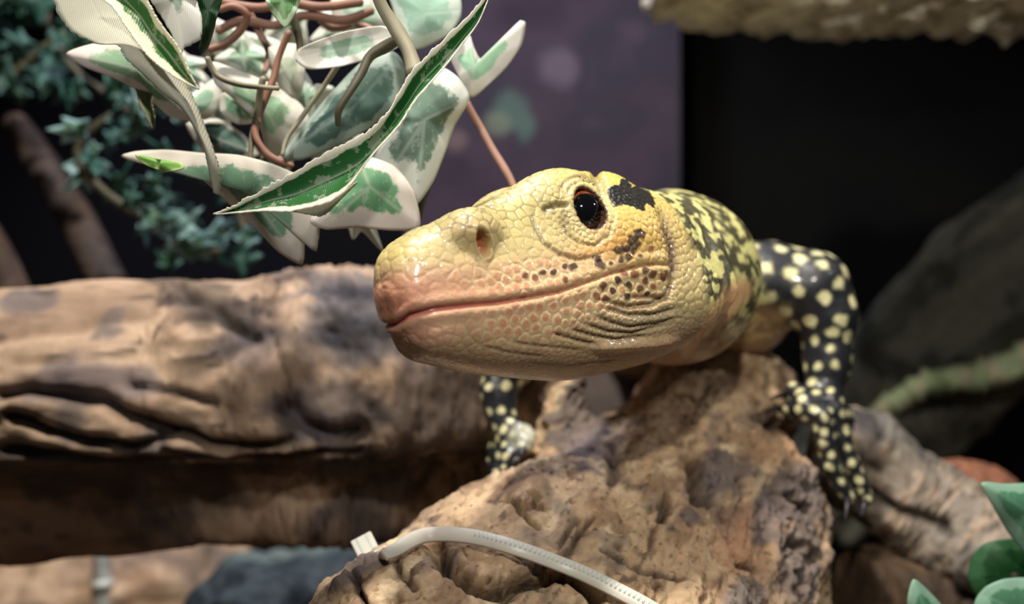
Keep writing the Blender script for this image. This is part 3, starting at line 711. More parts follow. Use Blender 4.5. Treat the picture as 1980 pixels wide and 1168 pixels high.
paint(750, 602, 34, 26, (190, 98, 82), .8); paint(890, 560, 190, 40, (230, 178, 142), .8, -5); paint(1040, 540, 130, 34, (224, 184, 144), .7, -8); paint(960, 625, 170, 34, (228, 180, 148), .8, -6); paint(1165, 480, 60, 18, (240, 178, 96), .6, -12); paint(800, 645, 80, 36, (226, 156, 138), .9); paint(930, 615, 180, 36, (226, 192, 156), .9, -6)
paint(1080, 600, 130, 42, (222, 180, 146), .9, -8); paint(1200, 560, 90, 45, (222, 196, 140), .9); paint(1240, 625, 120, 36, (206, 196, 158), .9)
paint(1000, 690, 260, 30, (212, 186, 152), .9); paint(1250, 665, 110, 12, (228, 204, 162), .8); paint(940, 470, 60, 50, (220, 200, 148), .7)
paint(905, 440, 60, 24, (206, 176, 140), .4); paint(1000, 460, 60, 40, (208, 198, 134), .7)
col = mix(col, C(206, 180, 142), sm(-nl[:, 1], .35, .75)*hw)                        # throat
col *= (.74+.13*(crand-.5)*hw)[:, None]
# tan hearts of the lip scales
tanw = np.clip(np.exp(-blobw(Z, 1020, 535, 120, 30, -8)**4)+np.exp(-blobw(Z, 1080, 610, 170, 42, -8)**4)+np.exp(-blobw(Z, 1215, 560, 80, 40)**4), 0, 1)
col = mix(col, C(196, 132, 100), tanw*(1-sm(f1/cr, .26, .42))*.62*isH)
col = mix(col, C(232, 218, 170), tanw*sm(f1/cr, .38, .5)*.5*isH)
# lines between scales
topw = np.exp(-blobw(Z, 960, 405, 170, 45, -18)**4); tmp = np.exp(-blobw(Z, 1230, 400, 80, 90)**4)
col = mix(col, C(70, 66, 44), scline*(.22+.50*topw+.08*tanw)*(1-.8*lipsmooth)*(1-.6*tmp))
col = mix(col, C(92, 74, 58), np.clip(cre, 0, 1)*.55)
col = mix(col, C(58, 52, 36), topw*sm(noise(V, 2.6, 5.)+.5*noise(V, 7., 9.), .25, .5)*.35*(zy < 425))
# dark spots, soft polygons that follow the scales
wob = 1+.5*noise(V, 10.)
for k, (x, y, r) in enumerate(SPOTS):
    tone = C(56, 40, 34) if k < 8 or k % 3 == 0 else (C(96, 62, 46) if k % 3 == 1 else C(128, 86, 62))
    col = mix(col, tone, .92*(1-sm(blobw(Z, x, y, r*(.7+.2*rs.rand()), r*.9, rs.rand()*90)*wob, .75, 1.25))*hw)
for x, y, rx, ry in ((1225, 468, 14, 16), (1215, 480, 18, 10), (1237, 455, 10, 10), (1198, 484, 13, 8), (1232, 447, 9, 7)):
    col = mix(col, C(62, 50, 44), .9*(1-sm(blobw(Z, x, y, rx, ry)+.5*noise(V, 11.), .7, 1.1))*hw)
# black patch behind the brow
def inpoly(q, poly):
    ins = np.zeros(len(q), bool); n = len(poly)
    for i in range(n):
        x1, y1 = poly[i]; x2, y2 = poly[(i+1) % n]
        if y1 == y2: continue
        ins ^= ((y1 > q[:, 1]) != (y2 > q[:, 1])) & (q[:, 0] < (x2-x1)*(q[:, 1]-y1)/(y2-y1)+x1)
    return ins
BAND = [(1174, 364), (1196, 358), (1201, 346), (1214, 350), (1222, 362), (1240, 358), (1252, 366), (1268, 392), (1266, 404), (1252, 394), (1246, 398), (1248, 408), (1232, 406), (1222, 398), (1205, 398), (1184, 402), (1178, 386)]
Zw = Z+np.stack([3*noise(V, 8.), 3*noise(V, 8., 4.)], 1)
bd = inpoly(Zw, BAND) & (nl[:, 0] > -.99)
bf = bd.astype(float)*hw*(Lq[:, 0] > 3.6)
col = mix(col, C(13, 13, 15), bf)
col = mix(col, C(88, 66, 70), .75*np.exp(-(polydist(Z, [(1282, 440), (1300, 480), (1302, 520)])[0]/8)**2)*hw)
col = mix(col, C(92, 74, 50), .5*np.exp(-blobw(Z, 1092, 428, 14, 26)**2)); col = mix(col, C(66, 52, 40), .9*np.exp(-blobw(Z, 1057, 404, 11, 7, -35)**2))
col = mix(col, C(188, 112, 70), .95*np.exp(-nos**4)); col = mix(col, C(110, 62, 40), .7*np.exp(-blobw(Z, 937, 478, 8, 8)**2))
er = np.hypot(eye_frame(Lm)[0]*1.38, Lm[:, 1]-EYE[1])
col = mix(col, C(66, 40, 30), (1-sm(er, .43, .50))*(Lm[:, 2] > .3)*isH)
col = mix(col, C(216, 208, 164), .45*np.exp(-((er-.60)/.10)**2)*(Lm[:, 2] > .8)*isH)
mred = sm(-Lq[:, 0], -3.4, -.3)
col = mix(col, C(128, 26, 28), np.exp(-(dm/(.022+.012*mred))**2)*lipf*(.75+.25*mred)*isH*(np.abs(dm) < .3))
col = mix(col, C(208, 116, 108), .4*np.exp(-((dm+.02)/.06)**2)*lipf*mred*isH)
# neck and trunk: yellow with a dark broken net; chest buff
bw = np.maximum(1-hw, sm(Lq[:, 0]+.12*noise(V, 4.), 5.95, 6.3))
n1 = noise(V, 3.1, 21.)+.6*noise(V, 6.5, 3.); net = sm(n1, -.12, .08)
nc = mix(np.tile(C(204, 206, 138), (len(V), 1)), C(52, 52, 40), net*.95)
under = sm(-NRM[:, 2], .35, .8)
nc = mix(nc, C(176, 140, 104), under*.85)
d, a = polydist(proj(V), [(1318, 655), (1380, 620), (1433, 562)]); nc = mix(nc, C(232, 190, 140), .9*np.exp(-(d/22)**4)*(V[:, 1] < 25.5))
col = mix(col, nc, bw)
# limbs: blue-black with pale oval spots
limb = np.minimum(chain(V, ARM_L[1:], 9.+0*V[:, 0], .1), chain(V, ARM_R[1:], 9.+0*V[:, 0], .1))
for fg in FING: limb = np.minimum(limb, chain(V, fg, 9.+0*V[:, 0], .05))
limb = np.minimum(limb, np.minimum(ball(V, HANDR, .5), cone(V, PALM_L[0], PALM_L[1], .45, .4)))
limb = np.minimum(limb, ball(V, P(1515, 530, 26.2), .85))
lw = (1-sm(limb, .12, .4))*(1-hw)*(np.linalg.norm(V-np.array(N1), axis=1) > 2.1)
cand = np.where((lw > .3))[0]; cand = rs.permutation(cand); sp = []
for i in cand[:9000]:
    p = V[i]; r = .46 if p[2] > -.8 else (.40 if p[2] > -2.6 else .27)
    if all((p[0]-q[0])**2+(p[1]-q[1])**2+(p[2]-q[2])**2 > r*r for q in sp): sp.append(tuple(p))
ks = KDTree(len(sp)); [ks.insert(c, i) for i, c in enumerate(sp)]; ks.balance()
sd = np.ones(len(V))
for i in np.where(lw > .01)[0]: sd[i] = ks.find(V[i])[2]
srad = np.where(V[:, 2] > -.9, .165, np.where(V[:, 2] > -2.6, .12, .10))
lc = mix(np.tile(C(34, 38, 44), (len(V), 1)), C(222, 224, 176), 1-sm(sd/srad+.55*noise(V, 4.), .8, 1.15))
col = mix(col, lc, lw)
col = mix(col, C(206, 214, 196), (1-sm(np.linalg.norm(V-HANDR-np.array([.15, -.2, 0]), axis=1), .3, .55))*.75)
col = np.clip(col*np.array([1.06, .985, .96]), 0, 1)
V2 = V+NRM*disp[:, None]
LZ = thing('monitor_lizard', (4.5, 30, -6), 'yellow lizard with dark spots and a black patch behind its eye, leaning over the driftwood', 'lizard')
bpy.context.view_layer.update()
link('body', V2, Q, M_skin, LZ, attrs={'col': np.clip(col, 0, 1)})
# eyes
def eyeball(side):
    c = to_world(np.array([[EYE[0]+.02, EYE[1], (EYE[2]+.01)*side]]))[0]; ax = HL*side*math.cos(ET)-HA*math.sin(ET); ax = ax/np.linalg.norm(ax)
    n, m = 48, 64; th = np.linspace(0, np.pi, n); fi = np.linspace(0, 2*np.pi, m, endpoint=False)
    b = np.cross(ax, HA); b /= np.linalg.norm(b); a = np.cross(b, ax)
    bul = .48*(1+.03*np.exp(-(th/.6)**2))
    X = np.array([c+bul[i]*(ax*math.cos(th[i])+math.sin(th[i])*(a*math.cos(f)+HV*math.sin(f))) for i in range(n) for f in fi])
    T = np.repeat(th, m); Fi = np.tile(fi, n)
    k = np.tile(C(6, 6, 8), (n*m, 1)); ring = sm(T, .70, .73)
    oc = mix(np.tile(C(78, 46, 36), (n*m, 1)), C(176, 84, 40), sm(np.sin(Fi), .2, .9))
    k = mix(k, oc, ring); k = mix(k, C(120, 90, 80), .6*np.exp(-((T-.75)/.025)**2)); k = mix(k, C(34, 20, 16), sm(T, 1.05, 1.25))
    q = [(i*m+j, (i+1)*m+j, (i+1)*m+(j+1) % m, i*m+(j+1) % m) for i in range(n-1) for j in range(m)]
    link('eye', X, np.array(q), M_eye, LZ, c, {'col': k})
eyeball(1); eyeball(-1)
# claws
CLAW = [((1487, 772), 25.0), ((1472, 797), 24.8), ((1634, 1006), 24.4), ((1664, 1000), 24.7), ((1650, 835), 25.8)]
for k, fg in enumerate(FING):
    a, r = fg[-1]; prev = fg[-2][0]; d = (a-prev)/np.linalg.norm(a-prev)
    if k < NL:
        tip = P(*CLAW[k][0], CLAW[k][1])
    else: tip = a+d*.35+np.array([0, 0, -.15])
    midp = (a+tip)/2+np.array([0, -.04, .07])
    v_, q_ = tube([a-d*.02, midp, tip], [r*.62, r*.42, .015], 8, 10)
    link('claw', v_, q_, M_claw, LZ, a)

# ------------------------------------------------------------------ cable tie and white tube
def surf(px, py, dflt):
    h = BVH_LOG.ray_cast(Vector((0, 0, 0)), Vector(P(px, py, 1.)).normalized())
    return dflt if h[0] is None else h[0].y
TIE = [(742, 1074), (768, 1062), (792, 1047), (820, 1036), (855, 1033), (900, 1036), (950, 1046), (1010, 1064), (1070, 1086), (1130, 1110), (1190, 1140), (1250, 1172), (1310, 1210), (1360, 1250)]
c2 = spline(TIE, 150)
dd = np.array([surf(x, y+10, 19.5) for x, y in c2]); dd = np.minimum(dd, 21.5)
for _ in range(60): dd[1:-1] = .5*dd[1:-1]+.25*(dd[2:]+dd[:-2])
dd -= .28
mid = np.array([P(x, y, d) for (x, y), d in zip(c2, dd)])
tn = np.gradient(mid, axis=0); tn /= np.linalg.norm(tn, axis=1)[:, None]
fc = -mid/np.linalg.norm(mid, axis=1)[:, None]+np.array([0, 0, .45]); fc -= (fc*tn).sum(1)[:, None]*tn; fc /= np.linalg.norm(fc, axis=1)[:, None]
sd_ = np.cross(fc, tn); sd_ *= np.sign(sd_[75, 2])
wd = .150*np.interp(np.arange(150), [0, 20, 150], [.75, 1, 1.0])[:, None]; th_ = .045
prof = [(-1, -.6), (-.92, -1), (.92, -1), (1, -.6), (1, .6), (.88, 1), (-.88, 1), (-1, .6)]
V = np.stack([mid+sd_*wd*a+fc*th_*b for a, b in prof], 1).reshape(-1, 3); n = 8
Q = [(i*n+j, i*n+(j+1) % n, (i+1)*n+(j+1) % n, (i+1)*n+j) for i in range(149) for j in range(n)]+[(7, 6, 5, 4), (7, 4, 3, 0), (0, 3, 2, 1)]
TT = thing('cable_tie', mid[60], 'translucent white ridged nylon cable tie around the tan log at the bottom', 'cable tie')
bpy.context.view_layer.update()
link('strap', V, Q, M_tie, TT, mid[75])
# ratchet teeth, tiny ridges along the upper half of the strap: one joined part
TV, TQ = [], []
L_ = np.concatenate([[0], np.cumsum(np.linalg.norm(np.diff(mid, axis=0), axis=1))])
for s_ in np.arange(L_[62], L_[148], .095):
    i = int(np.searchsorted(L_, s_))-1; i = min(max(i, 0), 148); c = mid[i]+(mid[i+1]-mid[i])*(s_-L_[i])/(L_[i+1]-L_[i])
    k = len(TV); a, b, t = sd_[i], fc[i], tn[i]
    for u_ in (-.0, .115):
        for v_, h_ in ((-.030, .04), (.0, .068), (.030, .04)): TV.append(c+a*u_+t*v_+b*h_)
    TQ += [(k, k+1, k+4, k+3), (k+1, k+2, k+5, k+4), (k, k+2, k+1), (k+3, k+4, k+5)]
te = link('ratchet_teeth', np.array(TV), TQ, M_teeth, TT, mid[100]); te['kind'] = 'stuff'
# the head of the tie: a square block with a slot and a stub of strap
hc = P(712, 1070, 21.1); ex = np.array([.86, .25, .42]); ex /= np.linalg.norm(ex); ey = np.array([-.1, -.9, .35]); ey -= (ey@ex)*ex; ey /= np.linalg.norm(ey); ez = np.cross(ex, ey)
def block(parts, mat, name, par, o):
    V, Q = [], []
    for (c, s) in parts:
        k = len(V)
        for sx, sy, sz in ((-1, -1, -1), (1, -1, -1), (1, 1, -1), (-1, 1, -1), (-1, -1, 1), (1, -1, 1), (1, 1, 1), (-1, 1, 1)):
            V.append(hc+ex*(c[0]+sx*s[0])+ey*(c[1]+sy*s[1])+ez*(c[2]+sz*s[2]))
        Q += [tuple(k+q for q in f) for f in ((0, 3, 2, 1), (4, 5, 6, 7), (0, 1, 5, 4), (2, 3, 7, 6), (1, 2, 6, 5), (3, 0, 4, 7))]
    ob = link(name, np.array(V), Q, mat, par, o, smooth=False)
    bv = ob.modifiers.new('bevel', 'BEVEL'); bv.width = .0003; bv.segments = 2; return ob
block([((-.15, 0, 0), (.08, .33, .33)), ((.16, 0, 0), (.08, .33, .33)), ((0, .25, 0), (.14, .08, .33)), ((0, -.25, 0), (.14, .08, .33)), ((0, .04, .05), (.11, .05, .2))], M_tie, 'tie_head', TT, hc)
v_, q_ = tube([hc+ez*.1+ex*.2, (hc+mid[0])/2+np.array([0, 0, -.03]), mid[0]+tn[0]*.1], [.09, .10, .10], 10, 12)
link('neck', v_, q_, M_tie, TT, hc)
W = thing('plastic_tube', P(199, 1290, 37), 'thin upright milky plastic tube below the left log', 'tube')
bpy.context.view_layer.update()
v_, q_ = tube([P(196, 990, 36.3), P(198, 1060, 36.4), P(200, 1120, 36.5), P(200, 1200, 36.7), P(202, 1290, 37)], [.29, .30, .29, .31, .30], 20, 60, wob=.05); link('tube', v_, q_, M_tube, W, P(199, 1100, 36.4))
for yy in (1062, 1128, 1190):
    v_, q_ = tube([P(199, yy-12, 36.5), P(199, yy, 36.5), P(199, yy+12, 36.5)], [.28, .40, .30], 20, 14); link('joint', v_, q_, M_tube, W, P(199, yy, 36.5))

# ------------------------------------------------------------------ cloth ivy
GREEN, CREAM = (38, 96, 44), (222, 216, 200)
def leaf_attrs(t, vein, ca, cb):
    n = len(t); return {'t': t, 'vein': vein, 'ca': np.tile(lin(*ca), (n, 1)), 'cb': np.tile(lin(*cb), (n, 1))}
def solid(o, th=.022):
    m = o.modifiers.new('thickness', 'SOLIDIFY'); m.thickness = th*S; m.offset = 0
def ribbon_leaf(par, A, B, dA, dB, fold, ca=GREEN, cb=CREAM, margin=(0, 0), n=130, m=17, ser=.035, lab=None, tb=0.):
    """a long folded leaf between two edges; fold pushes its midrib back"""
    a = spline(A, n); b = spline(B, n); da = spline(np.array(dA)[:, None], n)[:, 0]; db = spline(np.array(dB)[:, None], n)[:, 0]
    a = np.array([P(*p, d) for p, d in zip(a, da)]); b = np.array([P(*p, d) for p, d in zip(b, db)])
    s = np.linspace(0, 1, n); env = np.sin(np.pi*s)**.6
    V, T, VE = [], [], []
    for j in range(m):
        k = j/(m-1); c = a+(b-a)*k+np.array([0, 1, 0])*(fold*env*(1-abs(2*k-1)**1.5))[:, None]
        V.append(c)
    V = np.stack(V, 1); wdt = np.linalg.norm(b-a, axis=1)[:, None]+1e-3
    jit = rs.rand(n)*ser; V[:, 0] += (V[:, 0]-V[:, 1])/np.linalg.norm(V[:, 0]-V[:, 1]+1e-6, axis=1)[:, None]*jit[:, None]
    jit = rs.rand(n)*ser; V[:, -1] += (V[:, -1]-V[:, -2])/np.linalg.norm(V[:, -1]-V[:, -2]+1e-6, axis=1)[:, None]*jit[:, None]
    K = np.linspace(0, 1, m)[None, :]*np.ones((n, 1)); s2 = s[:, None]*np.ones((1, m))
    ta = 1-K/(margin[0]+1e-6)*.4 if margin[0] else 1-K*4; tbv = 1-(1-K)/(margin[1]+1e-6)*.4 if margin[1] else 1-(1-K)*4
    T = np.maximum(np.maximum(ta, tbv), np.abs(2*s2-1)**6)+tb
    ve = np.minimum(np.abs(K-.5)*wdt, .03+np.abs(((s2*14+np.abs(K-.5)*3) % 1)-.5)*.4)
    V = V.reshape(-1, 3); V += .03*np.stack([noise(V, 1.5, 3*q) for q in range(3)], 1)
    Q = [(i*m+j, (i+1)*m+j, (i+1)*m+j+1, i*m+j+1) for i in range(n-1) for j in range(m-1)]
    o = link('leaf', V, np.array(Q), M_leaf, par, V[len(V)//2], leaf_attrs(T.ravel(), ve.ravel(), ca, cb)); solid(o)
    if lab: o['label'] = lab
    return o
def fan_leaf(par, poly, c, d, slope=(0, 0), cup=.3, ca=(104, 146, 112), cb=CREAM, lobes=(), thr=0., ser=0., ring=11, nb=90, rip=.06, pts3=None, name='leaf', thick=.022):
    """a lobed leaf: outline poly round its centre c, veins towards the lobes"""
    poly = np.array(poly, float); q = np.concatenate([poly, poly[:1]]); L = np.concatenate([[0], np.cumsum(np.linalg.norm(np.diff(q, axis=0), axis=1))])
    # resample, keeping the corners at tips
    s = np.linspace(0, L[-1], nb, endpoint=False)
    for x in L[:-1]: s[np.argmin(np.abs(s-x))] = x
    lin_ = np.stack([np.interp(s, L, q[:, k]) for k in (0, 1)], 1)
    m = len(poly); u = np.interp(s, L, np.arange(m+1)); i = u.astype(int) % m; f = (u-np.floor(u))[:, None]
    g = lambda k: poly[(i+k) % m]
    cr = .5*(2*g(0)+(g(1)-g(-1))*f+(2*g(-1)-5*g(0)+4*g(1)-g(2))*f*f+(3*g(0)-g(-1)-3*g(1)+g(2))*f**3)
    bd = .35*lin_+.65*cr; c = np.array(c, float)
    if ser: bd += (bd-c)/np.linalg.norm(bd-c, axis=1)[:, None]*(rs.rand(nb)*ser)[:, None]
    tt = np.linspace(0, 1, ring)[1:]**.8; V = [P(c[0], c[1], d)]; T = [0.]; X = [c]
    ph_ = rs.rand()*6
    an = np.arctan2(bd[:, 1]-c[1], bd[:, 0]-c[0])
    for t in tt:
        xy = c+t*(bd-c)
        dep = d+slope[0]*(xy[:, 0]-c[0])*.01+slope[1]*(xy[:, 1]-c[1])*.01+cup*t*t+rip*t*t*np.sin(3*an+ph_)+rip*.6*t**3*np.sin(5*an+2*ph_)
        V += [P(x, y, z) for (x, y), z in zip(xy, dep)]; T += [t]*nb; X += list(xy)
    V = np.array(V); T = np.array(T); X = np.array(X)
    ve = np.ones(len(X))
    for l in lobes:
        dd_, _ = polydist(X, [tuple(c), tuple(l)]); ve = np.minimum(ve, dd_*d/F*.6)
    F_ = [(0, 1+j, 1+(j+1) % nb) for j in range(nb)]+[(1+r*nb+j, 1+(r+1)*nb+j, 1+(r+1)*nb+(j+1) % nb, 1+r*nb+(j+1) % nb) for r in range(ring-2) for j in range(nb)]
    o = link(name, V, F_, M_leaf, par, V[0], leaf_attrs(T+thr, ve, ca, cb)); solid(o, thick); return o
IV = thing('ivy_sprig', P(700, -60, 20), 'green and white cloth ivy hanging at the top, in front of the purple wall', 'artificial ivy')
bpy.context.view_layer.update()
# the big folded leaf in focus
ribbon_leaf(IV, [(412, 415), (450, 402), (500, 376), (560, 342), (640, 296), (700, 264), (745, 226), (772, 180), (805, 132), (850, 88), (905, 34), (940, -6), (962, -40)],
    [(412, 415), (452, 413), (510, 407), (570, 405), (630, 388), (676, 358), (722, 300), (768, 248), (800, 196), (838, 152), (884, 100), (922, 46), (962, -40)],
    [17.6, 17.5, 17.5, 17.6, 17.8, 18., 18.], [17.6, 17.2, 17.1, 17.2, 17.5, 17.8, 18.], .35, (34, 98, 42), (222, 218, 204), (.11, .13), ser=.07, lab='long green leaf folded along its rib, with a frayed white edge')
ribbon_leaf(IV, [(470, 408), (540, 408), (600, 402), (650, 384), (690, 350)], [(560, 408), (580, 412), (612, 416), (640, 405), (690, 352)], [17.6, 17.8, 17.9, 17.9, 17.9], [17.8, 18, 18.1, 18, 17.9], .05, (200, 206, 196), CREAM, n=50)
# top left group
ribbon_leaf(IV, [(92, -30), (128, 48), (182, 82), (228, 86), (250, 118), (305, 168), (352, 212), (388, 268), (404, 322), (414, 374)],
    [(240, -30), (270, 30), (300, 70), (330, 115), (352, 150), (372, 190), (392, 238), (412, 290), (424, 335), (419, 376)], [18, 17.6, 17.4, 17.3, 17.3, 17.4], [18.2, 17.9, 17.6, 17.4, 17.3, 17.4], -.15, (130, 152, 128), (184, 182, 164), (.7, .25), ser=.05, tb=.12, lab='pale grey-backed leaf hanging to a thin frayed tip')
ribbon_leaf(IV, [(150, -30), (215, 10), (250, 60), (290, 112), (340, 150), (384, 174)], [(270, -30), (296, 20), (318, 55), (344, 92), (362, 128), (384, 174)], [17.2, 17, 16.9, 17], [17.2, 17.1, 17., 17], .3, (58, 112, 48), (226, 222, 196), (.3, .18), ser=.03)
fan_leaf(IV, [(262, -40), (300, 10), (330, 60), (350, 106), (356, 92), (386, 76), (390, 40), (378, 0), (372, -40)], (340, 0), 17.4, (0, 0), .1, (120, 150, 124), (222, 220, 212), [(350, 106), (386, 76)], .38, 3)
fan_leaf(IV, [(378, -40), (382, 0), (392, 60), (384, 100), (402, 92), (418, 40), (436, -40)], (402, 20), 18.6, (0, 0), .1, (28, 66, 34), (70, 96, 64), (), -.2)
# behind them
fan_leaf(IV, [(128, 104), (160, 90), (210, 80), (262, 92), (310, 140), (352, 190), (372, 232), (330, 226), (290, 190), (262, 172), (218, 150), (160, 128)], (262, 132), 20.2, (.2, .1), .2, (150, 186, 150), (230, 222, 214), [(128, 104), (372, 232)])
ribbon_leaf(IV, [(262, 172), (272, 200), (284, 225), (296, 250)], [(296, 180), (296, 205), (300, 228), (298, 250)], [20.4, 20.4, 20.5], [20.4, 20.4, 20.5], .1, (120, 140, 100), (170, 164, 130), n=30)
fan_leaf(IV, [(234, 302), (262, 293), (320, 290), (390, 296), (460, 300), (530, 318), (590, 348), (620, 400), (612, 486), (590, 470), (585, 512), (540, 488), (498, 444), (462, 410), (420, 372), (372, 330), (320, 312), (280, 316)], (480, 372), 19.6, (-.3, .2), .35, (120, 160, 132), (224, 218, 206), [(234, 302), (612, 486), (585, 512)], .02, rip=.1)
fan_leaf(IV, [(262, 300), (300, 306), (352, 316), (356, 326), (320, 332), (280, 318)], (310, 316), 19.3, (0, 0), .05, (126, 176, 82), (190, 206, 130), (), -.2)
fan_leaf(IV, [(620, 380), (630, 330), (690, 300), (760, 320), (800, 370), (812, 440), (760, 446), (690, 440), (630, 444), (600, 430)], (715, 360), 19.4, (.2, 0), .2, (112, 168, 124), (228, 220, 212), [(812, 440), (620, 440), (690, 300)], .05)
fan_leaf(IV, [(800, 130), (850, 128), (886, 150), (908, 190), (880, 240), (862, 290), (838, 350), (806, 396), (790, 372), (742, 352), (724, 310), (744, 270), (770, 220), (786, 170)], (820, 232), 19.8, (.3, 0), .3, (112, 140, 124), (216, 220, 212), [(806, 396), (908, 190), (742, 352)], .0, rip=.12)
fan_leaf(IV, [(868, 104), (888, 84), (906, 64), (916, 92), (930, 116), (964, 100), (996, 72), (1006, 40), (1016, 46), (1008, 86), (980, 128), (948, 160), (912, 188), (888, 150)], (916, 128), 20.6, (.2, 0), .2, (160, 204, 172), (230, 228, 222), [(1010, 44), (912, 188), (906, 64)], .1)
fan_leaf(IV, [(576, 96), (620, 76), (680, 58), (740, 50), (774, 66), (768, 92), (720, 112), (660, 128), (600, 134), (574, 120)], (672, 92), 19.8, (0, 0), -.1, (164, 196, 172), (232, 230, 222), [(576, 110), (770, 70)], .12)
fan_leaf(IV, [(748, -30), (820, -40), (886, -10), (892, 30), (868, 66), (820, 92), (786, 96), (770, 60), (760, 20)], (822, 26), 20.2, (0, 0), .2, (166, 204, 184), (214, 226, 214), [(886, 20), (790, 94)], -.05)
fan_leaf(IV, [(545, 302), (590, 240), (640, 180), (700, 120), (760, 100), (782, 130), (776, 190), (730, 236), (690, 262), (630, 292), (580, 310)], (680, 210), 20.4, (.3, 0), .25, (84, 116, 104), (168, 186, 176), [(545, 302), (770, 110)], -.08)
fan_leaf(IV, [(506, -30), (580, -30), (578, 10), (566, 36), (552, 54), (534, 36), (518, 12)], (546, 4), 18.6, (0, 0), .08, (110, 160, 96), (206, 226, 190), [(552, 54)], -.05)
for poly, c, d, ca, thr in (
    ([(410, 120), (450, 132), (520, 160), (580, 200), (600, 240), (560, 290), (520, 300), (500, 240), (450, 190), (415, 160)], (510, 205), 20.8, (150, 186, 150), .1),
    ([(430, 180), (480, 190), (520, 205), (510, 232), (460, 240), (425, 215)], (470, 212), 21.2, (150, 196, 160), -.05),
    ([(330, 190), (372, 180), (420, 150), (430, 190), (400, 230), (350, 226)], (380, 200), 21.5, (156, 194, 166), .1),
    ([(520, 92), (575, 86), (590, 140), (575, 200), (548, 180), (528, 140)], (556, 134), 21.0, (190, 200, 176), .2),
    ([(400, 30), (470, 60), (540, 80), (560, 130), (500, 150), (440, 130), (405, 90)], (480, 98), 22.5, (120, 140, 110), -.1),
    ([(640, 0), (720, -10), (760, 40), (720, 70), (660, 60)], (700, 30), 21.8, (170, 200, 178), .1),
    ([(600, 250), (660, 270), (740, 280), (780, 330), (700, 350), (640, 330)], (690, 305), 20.8, (130, 160, 140), 0.),
    ([(360, 240), (420, 230), (470, 260), (500, 300), (440, 320), (390, 290)], (430, 272), 22.0, (70, 104, 92), -.1)):
    fan_leaf(IV, poly, c, d, (.1, 0), .25, ca, (226, 224, 214), [poly[0], poly[len(poly)//2]], thr)
def ivy_shape(x, y, size, ang, squeeze):
    out = []
    for a_, r_ in ((0, 1.), (28, .52), (52, .82), (88, .46), (125, .66), (165, .30), (180, .22), (195, .30), (235, .66), (272, .46), (308, .82), (332, .52)):
        t = math.radians(a_); u, v = r_*math.cos(t)*size, r_*math.sin(t)*size*squeeze
        out.append((x+u*math.cos(ang)-v*math.sin(ang), y+u*math.sin(ang)+v*math.cos(ang)))
    return out
for x, y, sz, an, sq, d, ca, thr in ((470, 110, 105, 40, .7, 22.0, (140, 176, 146), .05), (590, 190, 120, 120, .6, 21.6, (150, 190, 164), .08), (640, 250, 110, 70, .8, 22.2, (120, 158, 138), .0),
        (420, 210, 95, 200, .6, 22.6, (128, 170, 150), .06), (530, 330, 105, 100, .6, 21.4, (96, 134, 112), -.05), (690, 400, 100, 60, .6, 20.6, (140, 170, 146), .1),
        (770, 290, 115, 95, .7, 21.2, (150, 186, 168), .06), (650, 60, 110, 20, .6, 22.6, (160, 192, 170), .1), (560, 40, 90, 100, .8, 23.2, (96, 130, 100), .0), (350, 130, 85, 30, .7, 22.8, (120, 160, 130), .05)):
    pl = ivy_shape(x, y, sz, math.radians(an), sq); fan_leaf(IV, pl, (x, y), d, (.2, -.1), .3, ca, (222, 224, 214), [pl[0], pl[2], pl[4], pl[8], pl[10]], thr, rip=.1)
for pts, r, mt, d in (
    ([(716, -40), (740, 14), (768, 60), (788, 96), (800, 140)], [.10, .12, .14, .13, .17], M_stem_grey, 18.4),
    ([(768, 76), (745, 92), (716, 112), (700, 140), (680, 170), (655, 210), (652, 240)], [.10, .12, .10, .09, .08, .07, .06], M_stem_dark, 19.2),
    ([(902, 200), (925, 240), (955, 290), (985, 345), (1004, 388)], [.09, .085, .085, .085, .085], M_stem_pink, 20.8),
    ([(872, 232), (852, 290), (830, 350), (806, 420), (786, 500)], [.07, .08, .09, .09, .08], M_stem_dark, 21.6),
    ([(560, 60), (540, 110), (528, 160), (500, 220), (494, 262), (520, 300), (566, 320)], [.07, .07, .08, .08, .08, .08, .05], M_stem, 20.2),
    ([(510, 150), (500, 200), (490, 250), (482, 320)], [.07, .07, .06, .05], M_stem_grey, 20.0),
    ([(404, 96), (440, 84), (466, 60), (478, 30), (450, 12), (424, 20)], [.08, .09, .09, .08, .08, .07], M_stem, 20.6),
    ([(420, 60), (470, 40), (530, 50), (590, 30), (660, 40), (720, 20)], [.09, .10, .10, .10, .10, .09], M_stem, 21.4),
    ([(430, 4), (500, 14), (560, 4), (620, 14), (700, 4)], [.1, .1, .12, .1, .1], M_stem, 21.2),
    ([(560, 20), (575, 60), (580, 90), (576, 118)], [.08, .08, .07, .05], M_stem_dark, 19.8),
    ([(600, 10), (640, 50), (690, 46), (720, 60)], [.1, .12, .1, .08], M_stem_pink, 21.8),
    ([(480, 20), (500, 60), (520, 100), (510, 140)], [.08, .08, .08, .06], M_stem_pink, 21.6),
    ([(400, 110), (420, 145), (470, 166), (540, 172)], [.06, .06, .06, .05], M_stem_grey, 19.8),
    ([(690, 60), (650, 130), (610, 190), (560, 260), (545, 300)], [.05, .06, .05, .05, .04], M_stem_grey, 20.0)):
    v_, q_ = tube([P(x, y, d+.15*math.sin(i)) for i, (x, y) in enumerate(pts)], r, 10, wob=.03); link('stem', v_, q_, mt, IV, v_[0])
